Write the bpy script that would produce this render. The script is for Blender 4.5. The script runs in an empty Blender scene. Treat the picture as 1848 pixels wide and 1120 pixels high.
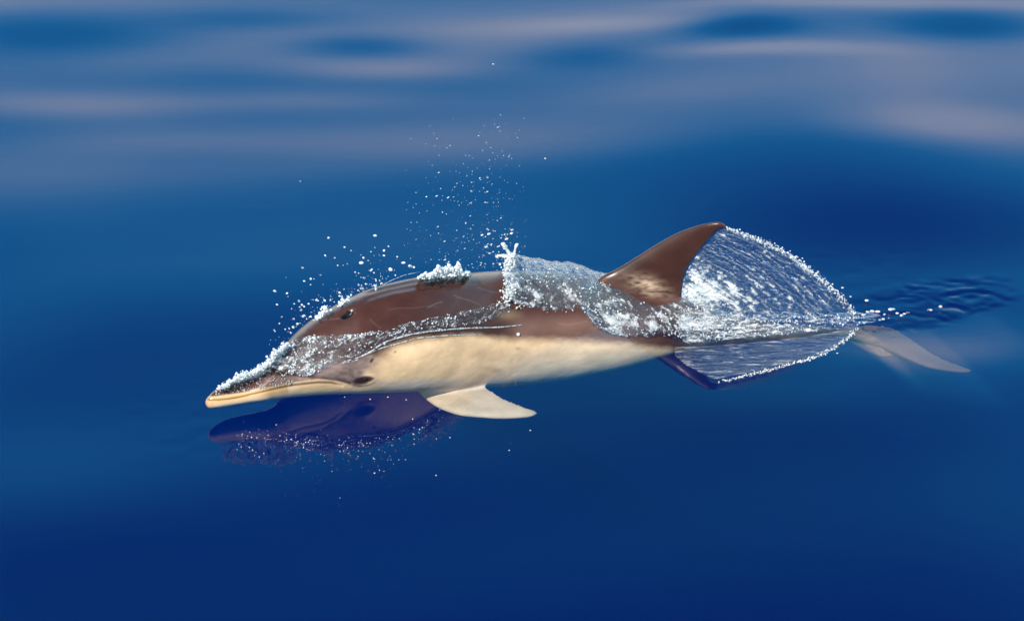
import bpy, bmesh, math, random
import numpy as np
from mathutils import Vector, Matrix
from mathutils.bvhtree import BVHTree

R = math.radians
rng = np.random.default_rng(7)
random.seed(7)
S = bpy.context.scene
COL = S.collection

# ------------------------------------------------------------------ camera
PITCH = R(32.0)            # looking down from a boat's bow
DIST = 6.0
FPX = 4020.0               # focal length in pixels of the 1848 px wide photograph
cam_d = bpy.data.cameras.new('camera')
cam = bpy.data.objects.new('camera', cam_d)
COL.objects.link(cam)
cam.location = (0, -DIST * math.cos(PITCH), DIST * math.sin(PITCH))
cam.rotation_euler = (R(90) - PITCH, 0, 0)
cam_d.sensor_width = 36
cam_d.lens = 36 * FPX / 1848
cam_d.clip_start = 0.05
cam_d.clip_end = 3000
cam_d.dof.use_dof = True
cam_d.dof.focus_distance = DIST
cam_d.dof.aperture_fstop = 9
S.camera = cam

# ------------------------------------------------------------------ sky and sun
SUN_EL, SUN_AZ = R(44), math.atan2(-0.42, -0.90)      # behind the camera, a little to the left
world = bpy.data.worlds.new('World')
S.world = world
world.use_nodes = True
wn, wl = world.node_tree.nodes, world.node_tree.links
wn.clear()
w_out = wn.new('ShaderNodeOutputWorld')
w_bg = wn.new('ShaderNodeBackground')
w_bg.inputs['Strength'].default_value = 0.10
sky = wn.new('ShaderNodeTexSky')
sky.sky_type = 'NISHITA'
sky.sun_disc = False
sky.sun_elevation = SUN_EL
sky.sun_rotation = SUN_AZ
tc = wn.new('ShaderNodeTexCoord')
sep = wn.new('ShaderNodeSeparateXYZ')
wl.new(tc.outputs['Generated'], sep.inputs[0])
# a bank of bright broken cloud all round the horizon, thinning out upwards
mp = wn.new('ShaderNodeMapping')
mp.inputs['Scale'].default_value = (1.0, 1.0, 2.6)
wl.new(tc.outputs['Generated'], mp.inputs[0])
nz = wn.new('ShaderNodeTexNoise')
nz.inputs['Scale'].default_value = 3.0
nz.inputs['Detail'].default_value = 4
nz.inputs['Roughness'].default_value = 0.5
wl.new(mp.outputs[0], nz.inputs['Vector'])
mr = wn.new('ShaderNodeMapRange'); mr.interpolation_type = 'SMOOTHSTEP'
mr.inputs['From Min'].default_value = 0.50
mr.inputs['From Max'].default_value = 0.32
wl.new(sep.outputs['Z'], mr.inputs['Value'])
ma = wn.new('ShaderNodeMath'); ma.operation = 'MULTIPLY_ADD'
wl.new(nz.outputs['Fac'], ma.inputs[0])
ma.inputs[1].default_value = 0.9
ma.inputs[2].default_value = 0.55
mb = wn.new('ShaderNodeMath'); mb.operation = 'MULTIPLY'; mb.use_clamp = True
wl.new(ma.outputs[0], mb.inputs[0]); wl.new(mr.outputs[0], mb.inputs[1])
mixc = wn.new('ShaderNodeMix'); mixc.data_type = 'RGBA'
# the bank stands ahead of the boat; the sunny side of the sky is clear
my = wn.new('ShaderNodeMapRange'); my.interpolation_type = 'SMOOTHSTEP'
my.inputs['From Min'].default_value = -0.25
my.inputs['From Max'].default_value = 0.55
wl.new(sep.outputs['Y'], my.inputs['Value'])
mq = wn.new('ShaderNodeMath'); mq.operation = 'MULTIPLY'
wl.new(mb.outputs[0], mq.inputs[0]); wl.new(my.outputs[0], mq.inputs[1])
wl.new(mq.outputs[0], mixc.inputs['Factor'])
# blue glow added to colour the sea's reflections, low in that half of the sky, below it the cloud
hz = wn.new('ShaderNodeMapRange'); hz.interpolation_type = 'SMOOTHSTEP'
hz.inputs['From Min'].default_value = 0.70
hz.inputs['From Max'].default_value = 0.40
wl.new(sep.outputs['Z'], hz.inputs['Value'])
hy = wn.new('ShaderNodeMapRange'); hy.interpolation_type = 'SMOOTHSTEP'
hy.inputs['From Min'].default_value = -0.25
hy.inputs['From Max'].default_value = 0.55
wl.new(sep.outputs['Y'], hy.inputs['Value'])
hm = wn.new('ShaderNodeMath'); hm.operation = 'MULTIPLY'
wl.new(hz.outputs[0], hm.inputs[0]); wl.new(hy.outputs[0], hm.inputs[1])
mixh = wn.new('ShaderNodeMix'); mixh.data_type = 'RGBA'
wl.new(hm.outputs[0], mixh.inputs['Factor'])
tn = wn.new('ShaderNodeMix'); tn.data_type = 'RGBA'; tn.blend_type = 'MULTIPLY'
tn.inputs['Factor'].default_value = 1.0
tn.inputs[7].default_value = (0.50, 0.98, 1.06, 1)
wl.new(sky.outputs[0], tn.inputs[6])
wl.new(tn.outputs[2], mixh.inputs[6])
mixh.inputs[7].default_value = (1.0, 10.8, 18.0, 1)
wl.new(mixh.outputs[2], mixc.inputs[6])
mixc.inputs[7].default_value = (15.6, 17.4, 17.2, 1)
wl.new(mixc.outputs[2], w_bg.inputs['Color'])
wl.new(w_bg.outputs[0], w_out.inputs[0])

sun_d = bpy.data.lights.new('sun', 'SUN')
sun_d.energy = 4.8
sun_d.angle = R(0.53)
sun_d.color = (1.0, 0.93, 0.82)
sun = bpy.data.objects.new('sun', sun_d)
COL.objects.link(sun)
SUNV = Vector((math.sin(SUN_AZ) * math.cos(SUN_EL), math.cos(SUN_AZ) * math.cos(SUN_EL), math.sin(SUN_EL)))
sun.rotation_euler = SUNV.to_track_quat('Z', 'Y').to_euler()
sun.location = SUNV * 20

S.view_settings.view_transform = 'Standard'
S.view_settings.look = 'None'
S.view_settings.exposure = 0.35
S.view_settings.gamma = 1.0
S.view_settings.use_curve_mapping = False
S.render.engine = 'CYCLES'
S.cycles.use_denoising = True
S.cycles.max_bounces = 10
S.cycles.transmission_bounces = 8
S.cycles.transparent_max_bounces = 32
S.cycles.volume_bounces = 0
S.cycles.caustics_reflective = False
S.cycles.caustics_refractive = False
S.cycles.sample_clamp_indirect = 6

# ------------------------------------------------------------------ helpers
CAM = np.array(cam.location)
FW = np.array([0, math.cos(PITCH), -math.sin(PITCH)])
UP = np.array([0, math.sin(PITCH), math.cos(PITCH)])
RT = np.array([1.0, 0, 0])

def ray(px, py):
    px = np.asarray(px, float); py = np.asarray(py, float)
    return FW + ((px - 924) / FPX)[..., None] * RT + ((560 - py) / FPX)[..., None] * UP

def at_z(px, py, z):
    d = ray(px, py)
    t = (np.asarray(z, float) - CAM[2]) / d[..., 2]
    return CAM + t[..., None] * d

def at_y(px, py, y):
    d = ray(px, py)
    t = (np.asarray(y, float) - CAM[1]) / d[..., 1]
    return CAM + t[..., None] * d

def project(P):
    q = P - CAM
    t = q @ FW
    return 924 + FPX * (q @ RT) / t, 560 - FPX * (q @ UP) / t

def pchip(xs, ys, x):
    xs = np.asarray(xs, float); ys = np.asarray(ys, float)
    x = np.clip(np.asarray(x, float), xs[0], xs[-1])
    h = np.diff(xs); d = np.diff(ys) / h
    m = np.zeros_like(ys)
    m[0], m[-1] = d[0], d[-1]
    for i in range(1, len(xs) - 1):
        if d[i - 1] * d[i] > 0:
            w1, w2 = 2 * h[i] + h[i - 1], h[i] + 2 * h[i - 1]
            m[i] = (w1 + w2) / (w1 / d[i - 1] + w2 / d[i])
    i = np.clip(np.searchsorted(xs, x, side='right') - 1, 0, len(xs) - 2)
    t = (x - xs[i]) / h[i]
    return ((2*t**3 - 3*t**2 + 1) * ys[i] + (t**3 - 2*t**2 + t) * h[i] * m[i]
            + (-2*t**3 + 3*t**2) * ys[i+1] + (t**3 - t**2) * h[i] * m[i+1])

def smooth(a, b, x):
    t = np.clip((np.asarray(x, float) - a) / (b - a), 0, 1)
    return t * t * (3 - 2 * t)

def _hash(ix, iy, seed):
    h = (ix.astype(np.int64) * 374761393 + iy.astype(np.int64) * 668265263 + seed * 1442695041) & 0x7fffffff
    h = ((h ^ (h >> 13)) * 1274126177) & 0x7fffffff
    return ((h ^ (h >> 16)) & 0xffff) / 65535.0

def vnoise(x, y, seed=0):
    x = np.asarray(x, float); y = np.asarray(y, float)
    ix, iy = np.floor(x), np.floor(y)
    fx, fy = x - ix, y - iy
    fx = fx * fx * (3 - 2 * fx); fy = fy * fy * (3 - 2 * fy)
    a = _hash(ix, iy, seed); b = _hash(ix + 1, iy, seed)
    c = _hash(ix, iy + 1, seed); d = _hash(ix + 1, iy + 1, seed)
    return (a * (1 - fx) + b * fx) * (1 - fy) + (c * (1 - fx) + d * fx) * fy - 0.5

def fbm(x, y, seed=0, octv=4, gain=0.55):
    s, a = 0, 1.0
    for k in range(octv):
        s = s + a * vnoise(x * 2**k + 17.3 * k, y * 2**k - 9.1 * k, seed + k)
        a *= gain
    return s

def ridged(x, y, seed=0, octv=3):
    s, a = 0, 1.0
    for k in range(octv):
        s = s + a * (1 - 4 * np.abs(vnoise(x * 2**k + 5.3 * k, y * 2**k - 3.1 * k, seed + k)))
        a *= 0.5
    return s

def dist_poly(p, q, pts):
    best = np.full(np.shape(p), 1e9)
    for (x0, y0), (x1, y1) in zip(pts[:-1], pts[1:]):
        dx, dy = x1 - x0, y1 - y0
        t = np.clip(((p - x0) * dx + (q - y0) * dy) / (dx * dx + dy * dy), 0, 1)
        best = np.minimum(best, np.hypot(p - x0 - t * dx, q - y0 - t * dy))
    return best

def in_poly(p, q, pts):
    inside = np.zeros(np.shape(p), bool)
    n = len(pts)
    for i in range(n):
        x0, y0 = pts[i]; x1, y1 = pts[(i + 1) % n]
        c = ((y0 > q) != (y1 > q)) & (p < (x1 - x0) * (q - y0) / ((y1 - y0) or 1e-9) + x0)
        inside ^= c
    return inside

def mesh_obj(name, V, F, mats, parent=None, uv=None, smooth_=True):
    me = bpy.data.meshes.new(name)
    V = np.asarray(V, float)
    if isinstance(F, np.ndarray):
        k = F.shape[1]
        me.vertices.add(len(V)); me.vertices.foreach_set('co', V.ravel())
        me.loops.add(F.size); me.loops.foreach_set('vertex_index', F.ravel().astype(np.int32))
        me.polygons.add(len(F)); me.polygons.foreach_set('loop_start', np.arange(0, F.size, k, dtype=np.int32))
        me.update(calc_edges=True)
        me.validate()
    else:
        me.from_pydata([tuple(v) for v in V], [], F)
        me.update()
    if smooth_:
        me.polygons.foreach_set('use_smooth', np.ones(len(me.polygons), bool))
    if uv is not None:
        l = me.uv_layers.new(name='UVMap')
        vi = np.zeros(len(me.loops), np.int32); me.loops.foreach_get('vertex_index', vi)
        l.data.foreach_set('uv', np.asarray(uv, float)[vi].ravel())
    for m in (mats if isinstance(mats, (list, tuple)) else [mats]):
        me.materials.append(m)
    o = bpy.data.objects.new(name, me)
    COL.objects.link(o)
    if parent: o.parent = parent
    return o

def grid_faces(nu, nv, closed_v=False):
    i, j = np.meshgrid(np.arange(nu - 1), np.arange(nv if closed_v else nv - 1), indexing='ij')
    a = i * nv + j; b = i * nv + (j + 1) % nv
    c = (i + 1) * nv + (j + 1) % nv; d = (i + 1) * nv + j
    return np.stack([a, d, c, b], -1).reshape(-1, 4)

def tag(o, label=None, cat=None, group=None, kind=None):
    if label: o['label'] = label
    if cat: o['category'] = cat
    if group: o['group'] = group
    if kind: o['kind'] = kind
    return o

# ------------------------------------------------------------------ materials
def new_mat(name):
    m = bpy.data.materials.new(name)
    m.use_nodes = True
    nt = m.node_tree
    nt.nodes.clear()
    out = nt.nodes.new('ShaderNodeOutputMaterial')
    return m, nt, out

def principled(nt, **kw):
    b = nt.nodes.new('ShaderNodeBsdfPrincipled')
    for k, v in kw.items():
        b.inputs[k.replace('_', ' ')].default_value = v
    return b

def m_water():
    m, nt, out = new_mat('sea_water')
    N, L = nt.nodes, nt.links
    fr = N.new('ShaderNodeFresnel'); fr.inputs['IOR'].default_value = 1.45
    tr = N.new('ShaderNodeBsdfTransparent')
    gl = N.new('ShaderNodeBsdfGlossy'); gl.inputs['Roughness'].default_value = 0.03
    geo = N.new('ShaderNodeNewGeometry')
    nse = N.new('ShaderNodeTexNoise'); nse.inputs['Scale'].default_value = 26
    nse.inputs['Detail'].default_value = 3
    mpp = N.new('ShaderNodeMapping'); mpp.inputs['Scale'].default_value = (0.35, 1, 1)
    L.new(geo.outputs['Position'], mpp.inputs[0]); L.new(mpp.outputs[0], nse.inputs['Vector'])
    bp = N.new('ShaderNodeBump'); bp.inputs['Strength'].default_value = 0.010
    bp.inputs['Distance'].default_value = 0.01
    L.new(nse.outputs['Fac'], bp.inputs['Height'])
    L.new(bp.outputs[0], gl.inputs['Normal']); L.new(bp.outputs[0], fr.inputs['Normal'])
    mx = N.new('ShaderNodeMixShader')
    # seen from below the surface simply lets light through
    bf = N.new('ShaderNodeMath'); bf.operation = 'SUBTRACT'; bf.inputs[0].default_value = 1
    L.new(geo.outputs['Backfacing'], bf.inputs[1])
    mu = N.new('ShaderNodeMath'); mu.operation = 'MULTIPLY'
    L.new(fr.outputs[0], mu.inputs[0]); L.new(bf.outputs[0], mu.inputs[1])
    L.new(mu.outputs[0], mx.inputs[0]); L.new(tr.outputs[0], mx.inputs[1]); L.new(gl.outputs[0], mx.inputs[2])
    L.new(mx.outputs[0], out.inputs['Surface'])
    vs = N.new('ShaderNodeVolumeScatter')
    vs.inputs['Color'].default_value = (0.0, 0.042, 0.19, 1)
    vs.inputs['Density'].default_value = 0.55
    va = N.new('ShaderNodeVolumeAbsorption')
    va.inputs['Color'].default_value = (0.0, 0.42, 0.80, 1)
    va.inputs['Density'].default_value = 1.0
    ad = N.new('ShaderNodeAddShader')
    L.new(vs.outputs[0], ad.inputs[0]); L.new(va.outputs[0], ad.inputs[1])
    L.new(ad.outputs[0], out.inputs['Volume'])
    return m

def m_deep():
    m, nt, out = new_mat('deep_sea')
    b = principled(nt, Base_Color=(0.0, 0.004, 0.02, 1), Roughness=1.0)
    nt.links.new(b.outputs[0], out.inputs['Surface'])
    return m

def m_skin():
    m, nt, out = new_mat('dolphin_skin')
    N, L = nt.nodes, nt.links
    at = N.new('ShaderNodeVertexColor'); at.layer_name = 'pigment'
    tcn = N.new('ShaderNodeTexCoord')
    n1 = N.new('ShaderNodeTexNoise'); n1.inputs['Scale'].default_value = 14; n1.inputs['Detail'].default_value = 6
    mp1 = N.new('ShaderNodeMapping'); mp1.inputs['Scale'].default_value = (0.6, 1, 1)
    L.new(tcn.outputs['Object'], mp1.inputs[0]); L.new(mp1.outputs[0], n1.inputs['Vector'])
    r1 = N.new('ShaderNodeMapRange'); r1.inputs['To Min'].default_value = 0.80; r1.inputs['To Max'].default_value = 1.2
    r1.inputs['From Min'].default_value = 0.3; r1.inputs['From Max'].default_value = 0.7
    L.new(n1.outputs['Fac'], r1.inputs['Value'])
    n2 = N.new('ShaderNodeTexNoise'); n2.inputs['Scale'].default_value = 220; n2.inputs['Detail'].default_value = 3
    mp2 = N.new('ShaderNodeMapping'); mp2.inputs['Scale'].default_value = (0.22, 1, 1)
    L.new(tcn.outputs['Object'], mp2.inputs[0]); L.new(mp2.outputs[0], n2.inputs['Vector'])
    r2 = N.new('ShaderNodeMapRange'); r2.inputs['To Min'].default_value = 0.93; r2.inputs['To Max'].default_value = 1.07
    L.new(n2.outputs['Fac'], r2.inputs['Value'])
    mm = N.new('ShaderNodeMath'); mm.operation = 'MULTIPLY'
    L.new(r1.outputs[0], mm.inputs[0]); L.new(r2.outputs[0], mm.inputs[1])
    mc = N.new('ShaderNodeVectorMath'); mc.operation = 'SCALE'
    L.new(at.outputs['Color'], mc.inputs[0]); L.new(mm.outputs[0], mc.inputs['Scale'])
    b = principled(nt, Roughness=0.36, Specular_IOR_Level=0.35)
    b.inputs['Coat Weight'].default_value = 0.5
    b.inputs['Coat Roughness'].default_value = 0.13
    b.inputs['Coat IOR'].default_value = 1.33
    b.inputs['Subsurface Weight'].default_value = 0.0
    L.new(mc.outputs[0], b.inputs['Base Color'])
    # wet gloss only where skin meets air; under water there is no such film
    sz = N.new('ShaderNodeSeparateXYZ'); L.new(tcn.outputs['Object'], sz.inputs[0])
    for key, val in (('Coat Weight', 0.5), ('Specular IOR Level', 0.3)):
        wr = N.new('ShaderNodeMapRange'); wr.inputs['From Min'].default_value = -0.02; wr.inputs['From Max'].default_value = 0.01
        wr.inputs['To Min'].default_value = 0.02; wr.inputs['To Max'].default_value = val
        L.new(sz.outputs['Z'], wr.inputs['Value']); L.new(wr.outputs[0], b.inputs[key])
    n3 = N.new('ShaderNodeTexNoise'); n3.inputs['Scale'].default_value = 60; n3.inputs['Detail'].default_value = 5
    L.new(mp1.outputs[0], n3.inputs['Vector'])
    bp = N.new('ShaderNodeBump'); bp.inputs['Strength'].default_value = 0.14; bp.inputs['Distance'].default_value = 0.004
    L.new(n3.outputs['Fac'], bp.inputs['Height'])
    L.new(bp.outputs[0], b.inputs['Normal'])
    L.new(b.outputs[0], out.inputs['Surface'])
    return m

def m_plain(name, col, rough=0.3, **kw):
    m, nt, out = new_mat(name)
    b = principled(nt, Base_Color=(*col, 1), Roughness=rough, **kw)
    n = nt.nodes.new('ShaderNodeTexNoise'); n.inputs['Scale'].default_value = 90
    bp = nt.nodes.new('ShaderNodeBump'); bp.inputs['Strength'].default_value = 0.1; bp.inputs['Distance'].default_value = 0.002
    nt.links.new(n.outputs['Fac'], bp.inputs['Height']); nt.links.new(bp.outputs[0], b.inputs['Normal'])
    nt.links.new(b.outputs[0], out.inputs['Surface'])
    return m

def film_fresnel(nt, f0, normal=None):
    """Fresnel reflection that is the same from either side of a thin film"""
    lw = nt.nodes.new('ShaderNodeLayerWeight'); lw.inputs['Blend'].default_value = 0.5
    if normal is not None: nt.links.new(normal, lw.inputs['Normal'])
    pw_ = nt.nodes.new('ShaderNodeMath'); pw_.operation = 'POWER'; pw_.inputs[1].default_value = 4.0
    nt.links.new(lw.outputs['Facing'], pw_.inputs[0])
    ad_ = nt.nodes.new('ShaderNodeMath'); ad_.operation = 'MULTIPLY_ADD'; ad_.use_clamp = True
    ad_.inputs[1].default_value = 1 - f0; ad_.inputs[2].default_value = f0
    nt.links.new(pw_.outputs[0], ad_.inputs[0])
    return ad_

def m_bead(name, white=0.35, bright=0.85):
    """small drop of aerated water: clear, glossy, partly white"""
    m, nt, out = new_mat(name)
    N, L = nt.nodes, nt.links
    tr = N.new('ShaderNodeBsdfTransparent'); tr.inputs[0].default_value = (0.93, 0.96, 1.0, 1)
    gl = N.new('ShaderNodeBsdfGlossy'); gl.inputs['Roughness'].default_value = 0.16
    lw = film_fresnel(nt, 0.06)
    mx = N.new('ShaderNodeMixShader')
    L.new(lw.outputs[0], mx.inputs[0]); L.new(tr.outputs[0], mx.inputs[1]); L.new(gl.outputs[0], mx.inputs[2])
    wh = principled(nt, Base_Color=(bright, bright, bright * 1.01, 1), Roughness=0.12, Specular_IOR_Level=0.8)
    geo = N.new('ShaderNodeNewGeometry')
    n = N.new('ShaderNodeTexNoise'); n.inputs['Scale'].default_value = 170; n.inputs['Detail'].default_value = 2
    L.new(geo.outputs['Position'], n.inputs['Vector'])
    rp = N.new('ShaderNodeMapRange')
    rp.inputs['From Min'].default_value = 0.62 - white * 0.5; rp.inputs['From Max'].default_value = 0.78 - white * 0.5
    L.new(n.outputs['Fac'], rp.inputs['Value'])
    tl = N.new('ShaderNodeBsdfTranslucent'); tl.inputs[0].default_value = (0.9, 0.93, 0.95, 1)
    wt_ = N.new('ShaderNodeMixShader'); wt_.inputs[0].default_value = 0.4
    L.new(wh.outputs[0], wt_.inputs[1]); L.new(tl.outputs[0], wt_.inputs[2])
    m2 = N.new('ShaderNodeMixShader')
    L.new(rp.outputs[0], m2.inputs[0]); L.new(mx.outputs[0], m2.inputs[1]); L.new(wt_.outputs[0], m2.inputs[2])
    L.new(m2.outputs[0], out.inputs['Surface'])
    return m

def m_sheet(name, su, sv, lo, hi, body=0.10, bump=0.6, fine=3.2, rough=0.07, tint=(0.93, 0.96, 1.0)):
    """thin sheet of running water: clear glossy film with white aerated streaks along the flow (uv in metres)"""
    m, nt, out = new_mat(name)
    N, L = nt.nodes, nt.links
    uvn = N.new('ShaderNodeUVMap'); uvn.uv_map = 'UVMap'
    mpp = N.new('ShaderNodeMapping'); mpp.inputs['Scale'].default_value = (su, sv, 1)
    L.new(uvn.outputs[0], mpp.inputs[0])
    n1 = N.new('ShaderNodeTexNoise'); n1.inputs['Scale'].default_value = 1.0; n1.inputs['Detail'].default_value = 5
    n1.inputs['Roughness'].default_value = 0.62; n1.inputs['Distortion'].default_value = 0.5
    L.new(mpp.outputs[0], n1.inputs['Vector'])
    n2 = N.new('ShaderNodeTexNoise'); n2.inputs['Scale'].default_value = fine; n2.inputs['Detail'].default_value = 3
    n2.inputs['Distortion'].default_value = 0.8
    L.new(mpp.outputs[0], n2.inputs['Vector'])
    at = N.new('ShaderNodeAttribute'); at.attribute_name = 'foam'       # local amount of foam, 0..1
    ds = N.new('ShaderNodeMath'); ds.operation = 'MULTIPLY_ADD'; ds.inputs[1].default_value = 0.45
    L.new(n2.outputs['Fac'], ds.inputs[0]); L.new(n1.outputs['Fac'], ds.inputs[2])
    ds2 = N.new('ShaderNodeMath'); ds2.operation = 'MULTIPLY_ADD'; ds2.inputs[1].default_value = 0.45
    L.new(at.outputs['Fac'], ds2.inputs[0]); L.new(ds.outputs[0], ds2.inputs[2])
    rp = N.new('ShaderNodeMapRange'); rp.inputs['From Min'].default_value = lo; rp.inputs['From Max'].default_value = hi
    L.new(ds2.outputs[0], rp.inputs['Value'])
    bp = N.new('ShaderNodeBump'); bp.inputs['Strength'].default_value = bump; bp.inputs['Distance'].default_value = 0.02
    L.new(ds.outputs[0], bp.inputs['Height'])
    tr = N.new('ShaderNodeBsdfTransparent'); tr.inputs[0].default_value = (*tint, 1)
    gl = N.new('ShaderNodeBsdfGlossy'); gl.inputs['Roughness'].default_value = rough
    L.new(bp.outputs[0], gl.inputs['Normal'])
    fr = film_fresnel(nt, 0.04, bp.outputs[0])
    fb = N.new('ShaderNodeMath'); fb.operation = 'ADD'; fb.use_clamp = True; fb.inputs[1].default_value = body
    L.new(fr.outputs[0], fb.inputs[0])
    mx = N.new('ShaderNodeMixShader')
    L.new(fb.outputs[0], mx.inputs[0]); L.new(tr.outputs[0], mx.inputs[1]); L.new(gl.outputs[0], mx.inputs[2])
    wh = principled(nt, Base_Color=(0.82, 0.82, 0.84, 1), Roughness=0.15, Specular_IOR_Level=0.8)
    tl = N.new('ShaderNodeBsdfTranslucent'); tl.inputs[0].default_value = (0.9, 0.93, 0.95, 1)
    wt_ = N.new('ShaderNodeMixShader'); wt_.inputs[0].default_value = 0.4
    L.new(wh.outputs[0], wt_.inputs[1]); L.new(tl.outputs[0], wt_.inputs[2])
    m2 = N.new('ShaderNodeMixShader')
    L.new(rp.outputs[0], m2.inputs[0]); L.new(mx.outputs[0], m2.inputs[1]); L.new(wt_.outputs[0], m2.inputs[2])
    # ragged, dissolving borders: 'cover' falls to 0 at the edge of the sheet
    ac = N.new('ShaderNodeAttribute'); ac.attribute_name = 'cover'
    dd = N.new('ShaderNodeMath'); dd.operation = 'MULTIPLY_ADD'; dd.inputs[1].default_value = 2.0
    L.new(ac.outputs['Fac'], dd.inputs[0]); L.new(n1.outputs['Fac'], dd.inputs[2])
    rc = N.new('ShaderNodeMapRange'); rc.inputs['From Min'].default_value = 0.72; rc.inputs['From Max'].default_value = 1.0
    L.new(dd.outputs[0], rc.inputs['Value'])
    t2 = N.new('ShaderNodeBsdfTransparent')
    m3 = N.new('ShaderNodeMixShader')
    L.new(rc.outputs[0], m3.inputs[0]); L.new(t2.outputs[0], m3.inputs[1]); L.new(m2.outputs[0], m3.inputs[2])
    L.new(m3.outputs[0], out.inputs['Surface'])
    return m

M_WATER, M_DEEP, M_SKIN = m_water(), m_deep(), m_skin()
M_DARK = m_plain('blowhole_dark', (0.006, 0.004, 0.004), 0.25)
M_EYE = m_plain('eye_dark', (0.02, 0.011, 0.009), 0.08, Specular_IOR_Level=0.8)
M_LID = m_plain('eyelid_skin', (0.05, 0.028, 0.024), 0.3)
M_BEAD = m_bead('clear_bead', 0.34)
M_FOAM = m_bead('white_bead', 0.80, 0.92)

# ------------------------------------------------------------------ dolphin body axis and outline (photograph's proportions)
TOPX = [371, 374, 380, 392, 410, 435, 460, 485, 500, 515, 544, 580, 620, 665, 711, 760, 840, 920, 1000, 1080, 1160, 1236, 1276, 1335, 1400, 1470, 1550, 1600]
TOPY = [722, 717, 710, 700, 692, 683, 674, 657, 637, 620, 591, 565, 543, 522, 509, 500, 493, 488, 489, 500, 514, 538, 557, 573, 583, 589, 592, 594]
BOTX = [371, 374, 380, 392, 446, 531, 596, 660, 720, 780, 830, 880, 950, 1020, 1080, 1140, 1180, 1217, 1270, 1340, 1420, 1500, 1550, 1600]
BOTY = [728, 733, 736, 735, 727, 716, 712, 710, 708, 706, 704, 701, 694, 685, 674, 661, 649, 638, 627, 619, 613, 609, 607, 602]
ZCX = [371, 440, 520, 600, 650, 700, 750, 800, 850, 900, 960, 1040, 1120, 1200, 1280, 1400, 1500, 1600]
ZCY = [.047, .052, .070, .082, .082, .072, .055, .030, .0, -.03, -.055, -.07, -.075, -.072, -.07, -.085, -.120, -.150]
KX = [371, 400, 470, 500, 560, 650, 800, 1000, 1200, 1300, 1450, 1600]
KY = [1.25, 1.35, 1.35, 1.15, .98, .92, .90, .88, .80, .70, .60, .85]

def body_at(p):
    """p: pixel column of the body axis -> centre (3), rz, ry"""
    p = np.asarray(p, float)
    t, b = pchip(TOPX, TOPY, p), pchip(BOTX, BOTY, p)
    zc, k = pchip(ZCX, ZCY, p), pchip(KX, KY, p)
    c = at_z(p, (t + b) / 2, zc)
    dep = (c - CAM) @ FW
    half = np.maximum((b - t) / 2, 0.5) * dep / FPX
    rz = half / np.sqrt(math.cos(PITCH)**2 + (k * math.sin(PITCH))**2)
    return c, rz, rz * k

PS = np.concatenate([371 + 30 * np.linspace(0, 1, 14)**2, np.linspace(405, 1600, 260)])
AX_C, AX_RZ, AX_RY = body_at(PS)

def axis(x):
    return (np.interp(x, AX_C[:, 0], AX_C[:, 1]), np.interp(x, AX_C[:, 0], AX_C[:, 2]),
            np.interp(x, AX_C[:, 0], AX_RZ), np.interp(x, AX_C[:, 0], AX_RY))

def body_mesh():
    nph = 96
    ph = np.linspace(0, 2 * np.pi, nph, endpoint=False)     # 0 = up, pi/2 = towards the camera
    P = np.empty((len(PS), nph, 3))
    P[..., 0] = AX_C[:, 0:1]
    P[..., 1] = AX_C[:, 1:2] - AX_RY[:, None] * np.sin(ph)
    P[..., 2] = AX_C[:, 2:3] + AX_RZ[:, None] * np.cos(ph)
    V = P.reshape(-1, 3)
    F = [tuple(f) for f in grid_faces(len(PS), nph, True)]
    F.append(tuple(range(nph)))
    F.append(tuple(reversed([(len(PS) - 1) * nph + j for j in range(nph)])))
    return V, F

def foil(lead, trail, nrm, thick, n=46, m=13, t_pow=1.0):
    """a fin: leading and trailing edges as 3D polylines root -> tip, streamlined sections of real thickness"""
    lead, trail = np.asarray(lead, float), np.asarray(trail, float)
    def res(c):
        d = np.r_[0, np.cumsum(np.linalg.norm(np.diff(c, axis=0), axis=1))]; d /= d[-1]
        u = np.linspace(0, 1, n)
        return np.stack([pchip(d, c[:, i], u) for i in range(3)], -1)
    A, B = res(lead), res(trail)
    c = (1 - np.cos(np.linspace(0, np.pi, m))) / 2
    prof = (0.2969 * np.sqrt(c) - 0.126 * c - 0.3516 * c**2 + 0.2843 * c**3 - 0.1015 * c**4) / 0.1
    prof[-1] = 0.30; prof[0] = 0.0
    nrm = np.asarray(nrm, float)
    if nrm.ndim == 1: nrm = np.tile(nrm, (n, 1))
    th = np.interp(np.linspace(0, 1, n), np.linspace(0, 1, len(thick)), thick)
    up_, dn = [], []
    for k in range(n):
        mid = A[k] + (B[k] - A[k]) * c[:, None]
        up_.append(mid + nrm[k] * (prof * th[k] / 2)[:, None])
        dn.append((mid - nrm[k] * (prof * th[k] / 2)[:, None])[::-1][1:-1] if m > 2 else [])
    ring = np.array([np.concatenate([a, b]) for a, b in zip(up_, dn)])
    k = ring.shape[1]
    V = ring.reshape(-1, 3)
    F = [tuple(f) for f in grid_faces(n, k, True)]
    F.append(tuple(range(k))); F.append(tuple(reversed([(n - 1) * k + j for j in range(k)])))
    return V, F

def yc_px(p):
    return pchip(PS, AX_C[:, 1], p)

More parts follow.
